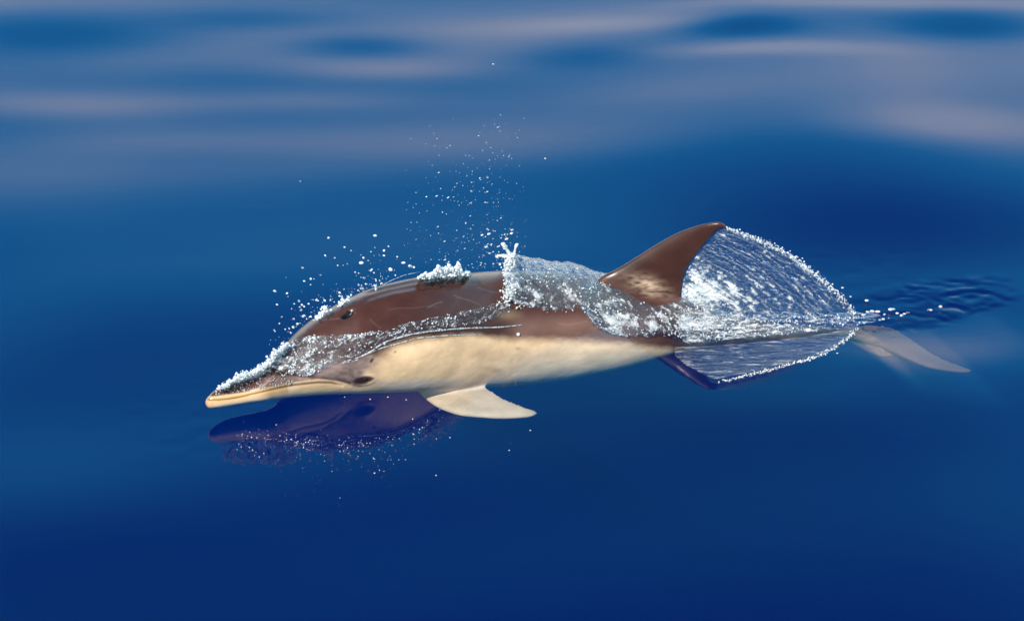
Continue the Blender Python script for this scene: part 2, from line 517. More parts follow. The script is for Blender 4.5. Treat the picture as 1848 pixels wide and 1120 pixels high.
# dorsal fin: upright in the animal's midplane
def on_mid(pts, dy=0.0):
    pts = np.array(pts, float)
    out = []
    for px, py in pts:
        y = float(yc_px(min(px, 1330)))
        out.append(at_y(np.array(px), np.array(py), y + dy))
    return np.array(out)
D_LEAD = [(1060, 540), (1082, 500), (1110, 487), (1145, 466), (1180, 444), (1215, 424), (1250, 410), (1280, 402.5), (1298, 401), (1308, 406), (1313, 413)]
D_TRAIL = [(1232, 585), (1233, 545), (1231, 530), (1232, 512), (1238, 492), (1250, 470), (1265, 450), (1282, 430), (1297, 414), (1304, 411.5), (1312, 414)]
parts = [body_mesh(), foil(on_mid(D_LEAD), on_mid(D_TRAIL), (0, 1, 0), [.040, .036, .030, .024, .019, .013, .008])]

# pectoral fin on the near side, held out and down in the water, and its partner on the far side
PEC_LEAD = [(735, 672, -.06, 0), (752, 705, -.115, 0), (770, 722, -.125, 0), (800, 739, -.135, 0), (840, 750, -.142, 0), (890, 754, -.150, 0), (935, 753.5, -.158, 0), (962, 750, -.162, 0), (969, 746, -.164, 0)]
PEC_TRAIL = [(868, 672, -.08, 0), (876, 696, -.120, 0), (888, 704, -.125, 0), (898, 713, -.130, 0), (915, 722, -.138, 0), (935, 730, -.146, 0), (952, 736, -.153, 0), (964, 740, -.160, 0), (969, 745, -.164, 0)]
def pec_pts(L):
    L = np.array(L)
    return at_z(L[:, 0], L[:, 1], L[:, 2])
A_, B_ = pec_pts(PEC_LEAD), pec_pts(PEC_TRAIL)
pn = np.cross(A_[5] - B_[1], B_[4] - A_[2]); pn /= np.linalg.norm(pn)
parts.append(foil(A_, B_, pn, [.034, .030, .026, .020, .014, .009]))
def mirror_y(P):
    P = P.copy()
    y, _, _, _ = axis(np.clip(P[:, 0], AX_C[0, 0], AX_C[-1, 0]))
    P[:, 1] = 2 * y - P[:, 1]
    return P
A2, B2 = mirror_y(A_), mirror_y(B_)
A2[:, 2] -= np.linspace(0, .06, len(A2)); B2[:, 2] -= np.linspace(0, .06, len(B2))
pn2 = pn * np.array([1, -1, 1])
parts.append(foil(A2, B2, pn2, [.034, .030, .026, .020, .014, .009]))

# tail flukes just under the surface
FL_LEAD = [(1520, 600, -.125), (1560, 612, -.145), (1585, 620, -.15), (1612, 634, -.155), (1645, 650, -.16), (1680, 663, -.165), (1715, 669, -.17), (1740, 671, -.172), (1752, 669.5, -.172)]
FL_TRAIL = [(1600, 594, -.14), (1590, 589, -.145), (1606, 592, -.148), (1626, 601, -.152), (1650, 616, -.157), (1680, 636, -.163), (1710, 651, -.168), (1738, 661, -.172), (1752, 668.5, -.172)]
def f3(L):
    L = np.array(L); return at_z(L[:, 0], L[:, 1], L[:, 2])
FA, FB = f3(FL_LEAD), f3(FL_TRAIL)
fnrm = np.cross(FA[4] - FA[1], FB[4] - FA[4]); fnrm /= np.linalg.norm(fnrm)
parts.append(foil(FA, FB, fnrm, [.045, .036, .028, .020, .014, .009]))
ty = float(np.interp(FA[1][0], AX_C[:, 0], AX_C[:, 1]))
def mir_fluke(P):
    P = P.copy(); P[:, 1] = 2 * ty - P[:, 1]; P[:, 2] -= np.abs(P[:, 1] - ty) * 1.15; return P
parts.append(foil(mir_fluke(FA), mir_fluke(FB), fnrm * np.array([1, -1, 1]), [.045, .036, .028, .020, .014, .009]))

# one continuous skin: join, voxel-remesh, relax
V = np.concatenate([p[0] for p in parts])
F, off = [], 0
for pv, pf in parts:
    F += [tuple(i + off for i in f) for f in pf]; off += len(pv)
raw = mesh_obj('raw', V, F, [])
bm = bmesh.new(); bm.from_mesh(raw.data)
for isl in [0]:
    bmesh.ops.recalc_face_normals(bm, faces=bm.faces)
bm.to_mesh(raw.data); bm.free()
md = raw.modifiers.new('r', 'REMESH'); md.mode = 'VOXEL'; md.voxel_size = 0.0027; md.adaptivity = 0
dg = bpy.context.evaluated_depsgraph_get()
ev = raw.evaluated_get(dg)
skin = bpy.data.meshes.new_from_object(ev)
bpy.data.objects.remove(raw)
nv = len(skin.vertices)
co = np.zeros(nv * 3); skin.vertices.foreach_get('co', co); co = co.reshape(-1, 3)
ed = np.zeros(len(skin.edges) * 2, np.int32); skin.edges.foreach_get('vertices', ed); ed = ed.reshape(-1, 2)
deg = np.bincount(ed.ravel(), minlength=nv).astype(float)
def relax(c, n, w):
    for _ in range(n):
        s = np.stack([np.bincount(ed[:, 0], c[ed[:, 1], i], nv) + np.bincount(ed[:, 1], c[ed[:, 0], i], nv) for i in range(3)], -1)
        c = c + (s / deg[:, None] - c) * (w[:, None] if isinstance(w, np.ndarray) else w)
    return c
def taubin(c, n, w):
    for _ in range(n):
        c = relax(c, 1, 0.5 * w); c = relax(c, 1, -0.52 * w)
    return c
co = taubin(co, 12, np.ones(nv))
# strong blend where fins grow out of the body
ay, az, arz, ary = axis(co[:, 0])
rho = np.sqrt(((co[:, 1] - ay) / ary)**2 + ((co[:, 2] - az) / arz)**2)
px, py = project(co)
root = np.exp(-((rho - 1.06) / 0.16)**2)
near_fin = ((px > 1060) & (px < 1262) & (co[:, 2] > az)) | ((px > 720) & (px < 930) & (co[:, 2] < az + .02) & (rho > 0.9)) | (px > 1500)
co = relax(co, 40, root * near_fin * 0.5)

# --- sculpted detail and pigment, both laid out on the near flank and mirrored to the far one
MOUTH = [(374, 720), (395, 721), (413, 719.5), (435, 716), (456, 711), (488, 703.5), (531, 695), (574, 690.5), (600, 691.5), (617, 696)]
CREASE = [(478, 660), (486, 666), (505, 671), (530, 677), (548, 680), (580, 682.5), (612, 687), (632, 691)]
FOLD = [(645, 562), (657, 554), (668, 547), (688, 540), (714, 533), (745, 528), (790, 523), (830, 520)]
ay, az, arz, ary = axis(co[:, 0])
nearco = co.copy(); nearco[:, 1] = ay - np.abs(co[:, 1] - ay)
p, q = project(nearco)
me_n = np.zeros(nv * 3)
skin.vertices.foreach_set('co', co.ravel()); skin.update()
skin.vertex_normals.foreach_get('vector', me_n); nrmv = me_n.reshape(-1, 3)
rho = np.sqrt(((co[:, 1] - ay) / ary)**2 + ((co[:, 2] - az) / arz)**2)
isbody = rho < 1.12
dm, dc, df = dist_poly(p, q, MOUTH), dist_poly(p, q, CREASE), dist_poly(p, q, FOLD)
disp = -0.0022 * np.exp(-(dm / 2.4)**2) - 0.0045 * np.exp(-(dc / 4.0)**2) * (p < 560) - .002 * np.exp(-(dc / 3.5)**2) * (p >= 560)
disp += (0.0022 * np.exp(-(df / 6)**2) - 0.001 * np.exp(-((df - 9) / 5)**2)) * smooth(645, 670, p) * smooth(830, 740, p)
bh = ((p - 627) * math.cos(.5) - (q - 567) * math.sin(.5)) / 13, ((p - 627) * math.sin(.5) + (q - 567) * math.cos(.5)) / 5.5
onnear = co[:, 1] < ay
disp -= 0.012 * np.exp(-(bh[0]**2 + bh[1]**2)**1.3) * onnear
eye = ((p - 655) * .985 - (q - 686) * .17) / 18, ((p - 655) * .17 + (q - 686) * .985) / 6.5
disp += 0.0012 * np.exp(-(np.sqrt(eye[0]**2 + eye[1]**2) - 1.25)**2 / .12) * (p > 600)
disp += 0.0012 * fbm(co[:, 0] * 14, co[:, 2] * 20, 3) * isbody
co = co + nrmv * (disp * isbody)[:, None]
skin.vertices.foreach_set('co', co.ravel())

def C(*c): return np.array(c, float)
BROWN, CREAM, MAUVE = C(.060, .0205, .0150), C(.90, .595, .35), C(.27, .185, .165)
LIPC, WHITE, GREY, FIN = C(.66, .40, .19), C(.66, .55, .45), C(.115, .075, .066), C(.048, .0165, .0115)
FLUKE = C(.14, .075, .085)
col = np.tile(BROWN, (nv, 1))
def blend(col, c, w):
    w = np.clip(w, 0, 1)[:, None]
    return col * (1 - w) + c * w
wob = fbm(p * .03, q * .05, 11)
wob2 = fbm(p * .12, q * .25, 21)
col = col * (1 + 0.22 * wob[:, None] + 0.12 * wob2[:, None])
# paler warm zone on the hind flank just above the cream
col = blend(col, C(.175, .09, .07), smooth(900, 940, p) * smooth(1230, 1120, p) * smooth(555, 592, q) * .9)
col = blend(col, C(.40, .26, .14), smooth(880, 925, p) * smooth(955, 910, p) * np.exp(-((q - 568) / 9)**2) * .5)
BX = [660, 676, 694, 720, 748, 790, 840, 895, 945, 1045, 1100, 1140, 1180, 1215, 1235]
BY = [662, 646, 632, 621, 613, 608, 603, 609, 612, 615, 619, 622, 625, 628, 632]
bnd = np.interp(p, BX, BY)
sft = np.interp(p, [660, 700, 850, 950, 1200], [28, 14, 9, 14, 10])
cream = smooth(-.8, 1., (q - bnd + wob * 4 + wob2 * 2) / sft) * smooth(650, 705, p + (q - 650) * .35 + wob * 20) * smooth(1236, 1205, p)
# cheek
cheek = smooth(515, 585, p - (q - 690) * .6 + wob * 20) * smooth(640, 668, q + (p - 600) * .1 + wob * 10) * smooth(760, 690, p)
col = blend(col, MAUVE * (1 + .5 * wob[:, None] - .5 * wob2[:, None]), cheek * .92)
col = blend(col, CREAM * (1 + .10 * wob[:, None]), cream)
# tawny stains low on the flank
for (cx, cy, sx, sy, a) in [(935, 629, 6, 3, .5), (896, 669, 13, 5, .45), (880, 664, 18, 4, .25), (865, 640, 30, 9, .18), (950, 655, 24, 14, .16), (1010, 640, 30, 10, .15), (1130, 632, 30, 7, .22), (780, 640, 22, 10, .12)]:
    d = ((p - cx) / sx)**2 + ((q - cy) / sy)**2
    col = blend(col, C(.36, .20, .10), a * np.exp(-d) * cream)
for (cx, cy, sx, sy, an, a, c) in [(671, 650, 5, 2.4, -.9, .9, C(.05, .03, .03)), (713, 635, 3, 1.8, -.4, .6, C(.2, .12, .08)), (510, 682, 5, 3.5, 0, .85, C(.03, .015, .015)), (491, 683, 2, 2.5, 0, .7, C(.03, .015, .015)), (540, 690, 2.5, 1.5, 0, .5, C(.2, .1, .06)), (566, 688, 2.5, 1.5, 0, .5, C(.2, .1, .06))]:
    u = (p - cx) * math.cos(an) + (q - cy) * math.sin(an); v = -(p - cx) * math.sin(an) + (q - cy) * math.cos(an)
    col = blend(col, c, a * smooth(1.4, .7, np.sqrt((u / sx)**2 + (v / sy)**2)))
# belly turns whiter low down, throat and jaw
belly = smooth(0, 1, (q - np.interp(p, [660, 760, 880, 1020, 1140, 1217], [684, 678, 684, 668, 650, 636])) / 12)
col = blend(col, WHITE, belly * smooth(640, 700, p) * smooth(1225, 1180, p) * .7)
jaw_line = np.interp(p, [371, 414, 446, 488, 531, 574, 606, 630, 650, 700], [716, 711, 706.5, 697, 688, 684, 687, 694, 697, 690])
jaw = smooth(-2, 2.5, q - jaw_line) * smooth(712, 660, p)
col = blend(col, np.where((p > 520)[:, None], CREAM * .93, LIPC), jaw)
lowj = smooth(0, 6, q - np.interp(p, [371, 446, 531, 617, 700], [729, 717, 702, 700, 700]))
col = blend(col, WHITE * 1.02, lowj * jaw * .7)
tipw = smooth(384, 374, p)
col = blend(col, C(.50, .26, .13), tipw * .8)
# paler side of the beak behind the foam
col = blend(col, C(.30, .18, .15), smooth(450, 520, p) * smooth(600, 545, p) * smooth(676, 686, q) * smooth(1, -2, q - jaw_line) * .6)
col = blend(col, C(.05, .02, .008), np.exp(-(dm / 1.5)**2) * .85 * smooth(617, 600, p))
col = blend(col, C(.16, .08, .03), np.exp(-(dm / 4.5)**2) * .3 * smooth(617, 600, p))
col = blend(col, C(.01, .006, .006), np.exp(-(dc / np.interp(p, [478, 500, 545, 632], [5, 4, 1.6, 1.8]))**2) * np.interp(p, [478, 545, 580, 632], [1, .85, .4, .8]))
ed_ = np.sqrt(eye[0]**2 + eye[1]**2)
col = blend(col, C(.06, .035, .032), smooth(1.25, .75, ed_ + wob2 * .25) * (p > 600) * .95)
col = blend(col, C(.02, .01, .01), smooth(1.0, .5, ed_) * (p > 640) * .7)
col = blend(col, C(.005, .004, .004), smooth(1.15, .75, np.sqrt(bh[0]**2 + bh[1]**2)) * onnear)
# fine pale scratches
for ln, w_s, a_s in [([(770, 556), (800, 545)], 1.0, .35), ([(820, 530), (868, 552)], .9, .3), ([(560, 585), (612, 572)], .9, .3), ([(700, 560), (760, 552), (790, 556)], .8, .2),
                     ([(1120, 570), (1150, 590)], .9, .3), ([(1010, 585), (1062, 581)], .9, .25), ([(740, 650), (790, 637)], 1.1, .3), ([(1040, 650), (1080, 641)], 1, .25),
                     ([(668, 575), (690, 590)], .8, .25), ([(860, 520), (905, 527)], .8, .3), ([(1190, 470), (1215, 455)], .9, .25), ([(1130, 492), (1190, 478)], .8, .2)]:
    col = blend(col, col * 0 + C(.42, .33, .28), a_s * .45 * np.exp(-(dist_poly(p + 2.5 * np.sin(q * .12), q + 2 * np.sin(p * .09), ln) / w_s)**2))
# tail stock
tail = smooth(1190, 1280, p)
col = blend(col, C(.16, .10, .085), tail)
# fins
isd = (rho > 1.04) & (co[:, 2] > az) & (px > 1050) & (px < 1340)
fw = isd * smooth(1.02, 1.2, rho)
col = blend(col, FIN * (1 + .25 * wob[:, None]), fw)
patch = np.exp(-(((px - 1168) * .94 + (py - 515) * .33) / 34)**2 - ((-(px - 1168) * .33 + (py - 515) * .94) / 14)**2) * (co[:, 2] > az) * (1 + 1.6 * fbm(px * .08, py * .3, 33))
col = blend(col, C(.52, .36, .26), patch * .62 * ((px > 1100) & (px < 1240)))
ispec = (px > 700) & (px < 985) & (rho > 1.03) & (co[:, 2] < az)
pw = ispec * smooth(1.0, 1.12, rho)
col = blend(col, C(.56, .385, .25) * (1 - .25 * fbm(px * .03, py * .08, 5)[:, None]), pw)
col = blend(col, C(.36, .25, .16), pw * smooth(9, 0, py - np.interp(px, [752, 800, 880, 915, 969], [700, 704, 704, 721, 741])) * .35 * smooth(985, 940, px))
col = blend(col, FLUKE, smooth(1520, 1570, px))
col = np.clip(col, 0.002, .9)
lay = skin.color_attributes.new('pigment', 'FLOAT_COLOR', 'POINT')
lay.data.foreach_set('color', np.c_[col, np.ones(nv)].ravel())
skin.polygons.foreach_set('use_smooth', np.ones(len(skin.polygons), bool))
skin.materials.clear(); skin.materials.append(M_SKIN)
skin.name = 'body'
skin.update()

dolphin = bpy.data.objects.new('dolphin', None)
COL.objects.link(dolphin)
dolphin.location = (0, 0, 0)
tag(dolphin, 'brown and cream common dolphin swimming left half out of the calm blue water', 'dolphin')
body = bpy.data.objects.new('body', skin); COL.objects.link(body); body.parent = dolphin
polys = [tuple(pp.vertices) for pp in skin.polygons]
BVH = BVHTree.FromPolygons([tuple(v) for v in co], polys)
VT = BVH

def hit(px_, py_):
    """point and normal where the line of sight meets the skin"""
    d = Vector(ray(np.array(px_), np.array(py_))); d.normalize()
    r = BVH.ray_cast(Vector(CAM), d)
    return r[0], r[1]

# eye and blowhole
h, n_ = hit(660, 684)
bm = bmesh.new()
bmesh.ops.create_uvsphere(bm, u_segments=20, v_segments=14, radius=1)
rot = n_.to_track_quat('Z', 'X').to_matrix().to_4x4()
bmesh.ops.transform(bm, matrix=Matrix.Translation(h - n_ * .004) @ rot @ Matrix.Diagonal((.006, .0095, .006, 1)), verts=bm.verts)
me = bpy.data.meshes.new('eye'); bm.to_mesh(me); bm.free()
me.polygons.foreach_set('use_smooth', np.ones(len(me.polygons), bool))
me.materials.append(M_EYE)
eo = bpy.data.objects.new('eye', me); COL.objects.link(eo); eo.parent = dolphin
h, n_ = hit(629, 566)
bm = bmesh.new()
bmesh.ops.create_uvsphere(bm, u_segments=20, v_segments=10, radius=1)
rot = n_.to_track_quat('Z', 'X').to_matrix().to_4x4()
bmesh.ops.transform(bm, matrix=Matrix.Translation(h - n_ * .001) @ rot @ Matrix.Diagonal((.0085, .016, .0018, 1)), verts=bm.verts)
me = bpy.data.meshes.new('blowhole'); bm.to_mesh(me); bm.free()
me.polygons.foreach_set('use_smooth', np.ones(len(me.polygons), bool))
me.materials.append(M_DARK)
bo = bpy.data.objects.new('blowhole', me); COL.objects.link(bo); bo.parent = dolphin

# ------------------------------------------------------------------ the sea
def axis_coords(lo, hi, step, far):
    core = np.arange(lo, hi + step / 2, step)
    out, s, x = [], step, core[-1]
    while x < far:
        s *= 1.16; x += s; out.append(x)
    inn, s, x = [], step, core[0]
    while x > -far:
        s *= 1.16; x -= s; inn.append(x)
    return np.array(inn[::-1] + list(core) + out), len(inn), len(core)
gx, nx0, nxc = axis_coords(-1.75, 1.75, 0.0085, 900)
gy, ny0, nyc = axis_coords(-1.35, 2.25, 0.0085, 900)
X, Y = np.meshgrid(gx, gy, indexing='ij')
P0 = np.stack([X, Y, np.zeros_like(X)], -1)
core = (np.abs(X) < 2.6) & (Y > -2.2) & (Y < 3.2)
sx_, sy_ = project(np.where(core[..., None], P0, 0.0))
sx_ = np.where(core, sx_, 924); sy_ = np.where(core, sy_, 560)
# slopes of the long low swell (x px, y px, widths px, slope); positive tilts away from the boat
SWELL = [(140, 184, 260, 30, .040), (560, 172, 240, 26, .028), (700, 118, 180, 22, .034), (650, 75, 130, 22, -.05),
         (1080, 42, 190, 17, .050), (1340, 58, 110, 18, -.055), (1400, 98, 190, 14, .050), (1560, 14, 330, 13, .05),
         (120, 60, 260, 34, -.045), (480, 30, 200, 20, -.03), (1750, 55, 160, 24, -.05), (1720, 235, 190, 36, .045), (1250, 170, 200, 26, .01),
         (1060, 100, 120, 22, -.03), (1560, 400, 400, 85, -.085), (1650, 634, 190, 36, .044), (1450, 705, 240, 40, .02),
         (200, 440, 330, 70, .012), (950, 250, 420, 45, .016), (350, 280, 300, 26, -.015), (150, 650, 200, 100, -.012), (100, 870, 200, 90, .012),
         (1300, 980, 500, 180, -.02), (700, 900, 300, 80, -.015)]
SWELL += [(850, 265, 520, 55, .020), (250, 250, 260, 40, .014)]
slope = np.zeros_like(X)
for (cx, cy, wx, wy, a) in SWELL:
    slope += (a * 1.25 if a > 0 else a) * np.exp(-((sx_ - cx) / wx)**2 - ((sy_ - cy) / wy)**2)
slope *= smooth(2.6, 2.0, np.abs(X)) * smooth(-2.2, -1.7, Y) * smooth(3.2, 2.5, Y)
H = -np.cumsum((slope[:, 1:] + slope[:, :-1]) / 2 * np.diff(Y, axis=1), axis=1)
H = np.concatenate([np.zeros((len(gx), 1)), H], 1)
ybody = np.interp(gx, AX_C[:, 0], AX_C[:, 1])
jb = np.searchsorted(gy, ybody)
H -= H[np.arange(len(gx)), jb][:, None]
H *= (smooth(9, 2.6, np.abs(X)) * smooth(-9, -2.2, Y) * smooth(12, 3.2, Y))
# faint long ripples everywhere
H += 0.0022 * np.sin(X * 1.3 + Y * 5.1 + 1.0) * smooth(300, 20, np.hypot(X, Y)) + 0.0012 * np.sin(X * -2.1 + Y * 8.3)* smooth(100, 10, np.hypot(X, Y))
H += 0.0022 * fbm(X * 1.0, Y * 3.2, 9, 1) * core
# wake slick behind the flukes: a tilted, finely rippled furrow
wa, wb = at_z(np.array(1545.), np.array(570.), 0.), at_z(np.array(1815.), np.array(516.), 0.)
dv = (wb - wa)[:2]; wl_ = np.linalg.norm(dv); dv /= wl_
nvv = np.array([-dv[1], dv[0]])
s_ = ((X - wa[0]) * dv[0] + (Y - wa[1]) * dv[1]) / wl_
w_ = (X - wa[0]) * nvv[0] + (Y - wa[1]) * nvv[1]
hw = 0.088 * np.clip(1.15 - .45 * np.abs(s_ - .35) * 1.4, .1, 1.2)
env = smooth(-.12, .02, s_) * smooth(1.15, .75, s_)
inside = smooth(1.3, .7, np.abs(w_) / hw)
H -= env * 0.042 * hw * (1 - w_ / hw).clip(0, 2) * smooth(-5.5, -.8, w_ / hw)
rip = ridged(X * 9 + 3 * fbm(X * 9, Y * 9, 44, 2), Y * 42 + 2 * fbm(X * 14, Y * 14, 45, 2), 41, 2)
H += env * inside * 0.0015 * rip * smooth(-.1, .55, s_)
# ripples spreading close round the body and water drawn up against it
bd = np.sqrt(((Y - np.interp(X, AX_C[:, 0], AX_C[:, 1])) / 0.22)**2 + (np.maximum(np.abs(X - .1) - .75, 0) / .3)**2)
H += 0.0004 * fbm(X * 16, Y * 26, 71, 3) * smooth(1.6, .5, bd)
V = np.stack([X, Y, H], -1).reshape(-1, 3)
nX, nY = len(gx), len(gy)
F4 = grid_faces(nX, nY)
# close the body of water underneath so that it is a volume
DEEP = -30.0
base = len(V)
bnd_i = [i * nY for i in range(nX)] + [(nX - 1) * nY + j for j in range(1, nY)] + [i * nY + nY - 1 for i in range(nX - 2, -1, -1)] + [j for j in range(nY - 2, 0, -1)]
lowv = V[bnd_i].copy(); lowv[:, 2] = DEEP
V2 = np.concatenate([V, lowv, [[0, 0, DEEP]]])
me = bpy.data.meshes.new('sea')
nb = len(bnd_i)
quads = np.array([(bnd_i[k], base + k, base + (k + 1) % nb, bnd_i[(k + 1) % nb]) for k in range(nb)])
quads = quads[:, ::-1]
FQ = np.concatenate([F4, quads])
tris = np.array([(base + k, base + (k + 1) % nb, base + nb) for k in range(nb)])[:, ::-1]
li = np.concatenate([FQ.ravel(), tris.ravel()]).astype(np.int32)
ls = np.concatenate([np.arange(0, FQ.size, 4), FQ.size + np.arange(0, tris.size, 3)]).astype(np.int32)
me.vertices.add(len(V2)); me.vertices.foreach_set('co', V2.ravel())
me.loops.add(len(li)); me.loops.foreach_set('vertex_index', li)
me.polygons.add(len(ls)); me.polygons.foreach_set('loop_start', ls)
me.update(calc_edges=True)
mi = np.zeros(len(ls), np.int32); mi[len(F4):] = 1
me.materials.append(M_WATER); me.materials.append(M_DEEP)
me.polygons.foreach_set('material_index', mi)
sm = np.ones(len(ls), bool); sm[len(F4):] = False
me.polygons.foreach_set('use_smooth', sm)
bm = bmesh.new(); bm.from_mesh(me); bmesh.ops.recalc_face_normals(bm, faces=bm.faces); bm.to_mesh(me); bm.free()
sea = bpy.data.objects.new('sea', me); COL.objects.link(sea)
tag(sea, 'calm deep blue open sea with pale soft swell reflections', kind='structure')

#@@REST@@
# ------------------------------------------------------------------ running water on and behind the animal
def set_attr(me, name, arr):
    a = me.attributes.new(name, 'FLOAT', 'POINT')
    a.data.foreach_set('value', np.asarray(arr, np.float32).ravel())

def sheet(name, P, uv, foam, cover, mat, parent=None, thick=0.0018):
    nu, nv_ = P.shape[:2]
    o = mesh_obj(name, P.reshape(-1, 3), grid_faces(nu, nv_), mat, parent, uv.reshape(-1, 2))
    set_attr(o.data, 'foam', foam); set_attr(o.data, 'cover', cover)
    if thick:
        s = o.modifiers.new('thickness', 'SOLIDIFY'); s.thickness = thick; s.offset = 0
    return o

def wrap(pv, qf, far=0.9, n=150):
    """grid over the body: columns pv, rows from the far side over the back down to pixel row qf on the near flank"""
    c, rz, ry = body_at(pv)
    A = np.hypot(rz * math.cos(PITCH), ry * math.sin(PITCH))
    de = np.arctan2(ry * math.sin(PITCH), rz * math.cos(PITCH))
    dep = (c - CAM) @ FW
    _, qc = project(c)
    v = np.clip((qc - qf) * dep / FPX / A, -1, 1)
    end = np.arccos(v) - de
    start = -de - far
    f = np.linspace(0, 1, n)
    ph = start[:, None] + (end - start)[:, None] * f
    return c, rz, ry, de, ph, f

def body_pt(c, rz, ry, ph, off):
    P = np.empty(ph.shape + (3,))
    P[..., 0] = c[:, 0:1]
    P[..., 1] = c[:, 1:2] - (ry[:, None] + off) * np.sin(ph)
    P[..., 2] = c[:, 2:3] + (rz[:, None] + off) * np.cos(ph)
    return P

M_DOME = m_sheet('falling_water', 22, 55, 1.10, 1.34, 0.04, 0.7, 4.5, 0.05)
M_WASH = m_sheet('foaming_wash', 22, 62, 1.05, 1.28, 0.04, 0.8, 4.5, 0.05)
M_CURT = m_sheet('water_curtain', 17, 60, 1.02, 1.20, 0.0, 0.9, 4.0, 0.06)
M_FILM = m_sheet('thin_water_film', 60, 120, 1.00, 1.22, 0.02, 0.35, 2.5, 0.08)
M_CHURN = m_sheet('churned_water', 22, 90, 0.98, 1.16, 0.02, 0.7, 3.0, 0.05)

# 1. the arched sheet thrown over the back in front of the fin
pv = np.linspace(908, 1122, 260)
low = np.interp(pv, [905, 915, 930, 960, 985, 1030, 1045, 1056, 1068, 1090, 1125], [500, 538, 556, 563, 566, 563, 556, 572, 588, 602, 604])
c, rz, ry, de, ph, f = wrap(pv, low, 1.0, 200)
crest = np.interp(pv, [905, 914, 924, 945, 980, 1010, 1050, 1085, 1110, 1125], [480, 462, 460, 466, 471, 476, 486, 501, 512, 520])
bt = pchip(TOPX, TOPY, pv)
topoff = np.maximum((bt - crest) / 670, 0.004)
rel = ph + de[:, None]
fall = np.exp(-(np.maximum(rel, 0) / 0.75)**1.6) * np.exp(-(np.minimum(rel, 0) / 0.6)**2)
Ux = c[:, 0:1] + 0 * ph
arc = (rz[:, None]) * (ph - ph[:, :1])
fu, fv = Ux - arc * 0.45, arc + 0.2 * Ux
st = ridged(fu * 42 + fbm(fu * 20, fv * 12, 1, 2), fv * 9, 51, 3)
st2 = fbm(fu * 110, fv * 60, 55, 3)
off = 0.004 + topoff[:, None] * fall + 0.0035 * st * (0.4 + fall) + 0.0042 * st2
P = body_pt(c, rz, ry, ph, off)
edge = smooth(1.0, .90, f)[None, :] * smooth(0.0, .15, f)[None, :] * smooth(0, .03, np.linspace(0, 1, 260))[:, None] * smooth(1, .93, np.linspace(0, 1, 260))[:, None]
foam = 0.10 + 0.62 * smooth(.45, .97, f)[None, :] + 0.30 * np.exp(-((pv - 922) / 14)**2)[:, None] + 0.25 * st2 + 0.12 * st
uv = np.stack([fu * 1.0, fv * 0.45], -1)
dome = sheet('splash_sheet', P, uv, foam, edge, M_DOME)
tag(dome, 'arched sheet of water pouring over the back just in front of the dorsal fin', 'splash')

# 2. white wash running down the hind flank below the fin
pv = np.linspace(1040, 1345, 330)
low = np.interp(pv, [1040, 1056, 1068, 1090, 1125, 1200, 1225, 1290, 1345], [560, 574, 590, 603, 607, 606, 618, 617, 612])
c, rz, ry, de, ph, f = wrap(pv, low, 0.5, 190)
_, qq = project(body_pt(c, rz, ry, ph, 0.0))
pp_ = pv[:, None] + 0 * ph
Ux = c[:, 0:1] + 0 * ph; arc = rz[:, None] * ph
fu, fv = Ux, arc - 0.30 * Ux
st = ridged(fu * 20, fv * 60, 61, 3); st2 = fbm(fu * 90, fv * 130, 65, 3)
off = 0.005 + 0.0025 * st + 0.0045 * st2 + 0.006 * np.exp(-((f - .93) / .05)**2)[None, :] * smooth(1220, 1180, pv)[:, None]
P = body_pt(c, rz, ry, ph, off)
upper = np.interp(pv, [1040, 1085, 1110, 1150, 1180, 1205, 1236, 1345], [515, 508, 522, 545, 553, 549, 542, 560])[:, None]
cover = smooth(-3, 8, qq - upper) * smooth(1.0, .95, f)[None, :] * smooth(1040, 1052, pp_) * smooth(1345, 1300, pp_)
foam = 0.42 + 0.50 * np.exp(-((pp_ - 1110 - (qq - 575) * .6) / 45)**2 - ((qq - 583) / 22)**2) + 0.45 * np.exp(-((pp_ - 1240) / 60)**2 - ((qq - 582) / 22)**2) + 0.25 * st2 + 0.12 * st
wash = sheet('flank_wash', P, np.stack([fu, fv * .5], -1), foam, cover, M_WASH)
tag(wash, 'white foaming wash streaming down the brown flank below the dorsal fin', 'foam')

# 3. churned water over the tail stock
ns, nt_ = 340, 70
pc = np.linspace(1225, 1600, ns)
qa = np.interp(pc, [1225, 1300, 1400, 1500, 1545, 1600], [560, 562, 566, 566, 567, 566])
qb = np.interp(pc, [1225, 1260, 1330, 1420, 1500, 1545, 1600], [627, 625, 620, 611, 602, 594, 586])
tt = np.linspace(0, 1, nt_)
PQ = np.stack([pc[:, None] + 0 * tt, qa[:, None] + (qb - qa)[:, None] * tt], -1)
W = at_z(PQ[..., 0], PQ[..., 1], 0.0)
_, azz, arr, _ = axis(W[..., 0])
st = ridged(W[..., 0] * 14, W[..., 1] * 60, 81, 3); st2 = fbm(W[..., 0] * 50, W[..., 1] * 110, 82, 3)
W[..., 2] = 0.008 + 0.004 * st + 0.008 * st2 * np.interp(pc, [1225, 1450, 1600], [1, .9, .35])[:, None]
cover = smooth(0, .22, tt)[None] * smooth(1, .86, tt)[None] * smooth(1225, 1250, pc)[:, None] * smooth(1600, 1540, pc)[:, None]
foam = np.interp(pc, [1225, 1350, 1450, 1545, 1600], [.60, .50, .36, .20, .0])[:, None] + .3 * st2 + .12 * st - .1 * np.abs(tt - .5)[None]
churn = sheet('tail_foam', W, np.stack([W[..., 0], W[..., 1]], -1), foam, cover, M_CHURN, thick=0)
tag(churn, 'rippled churning foam on the water over the submerged tail stock', 'foam')

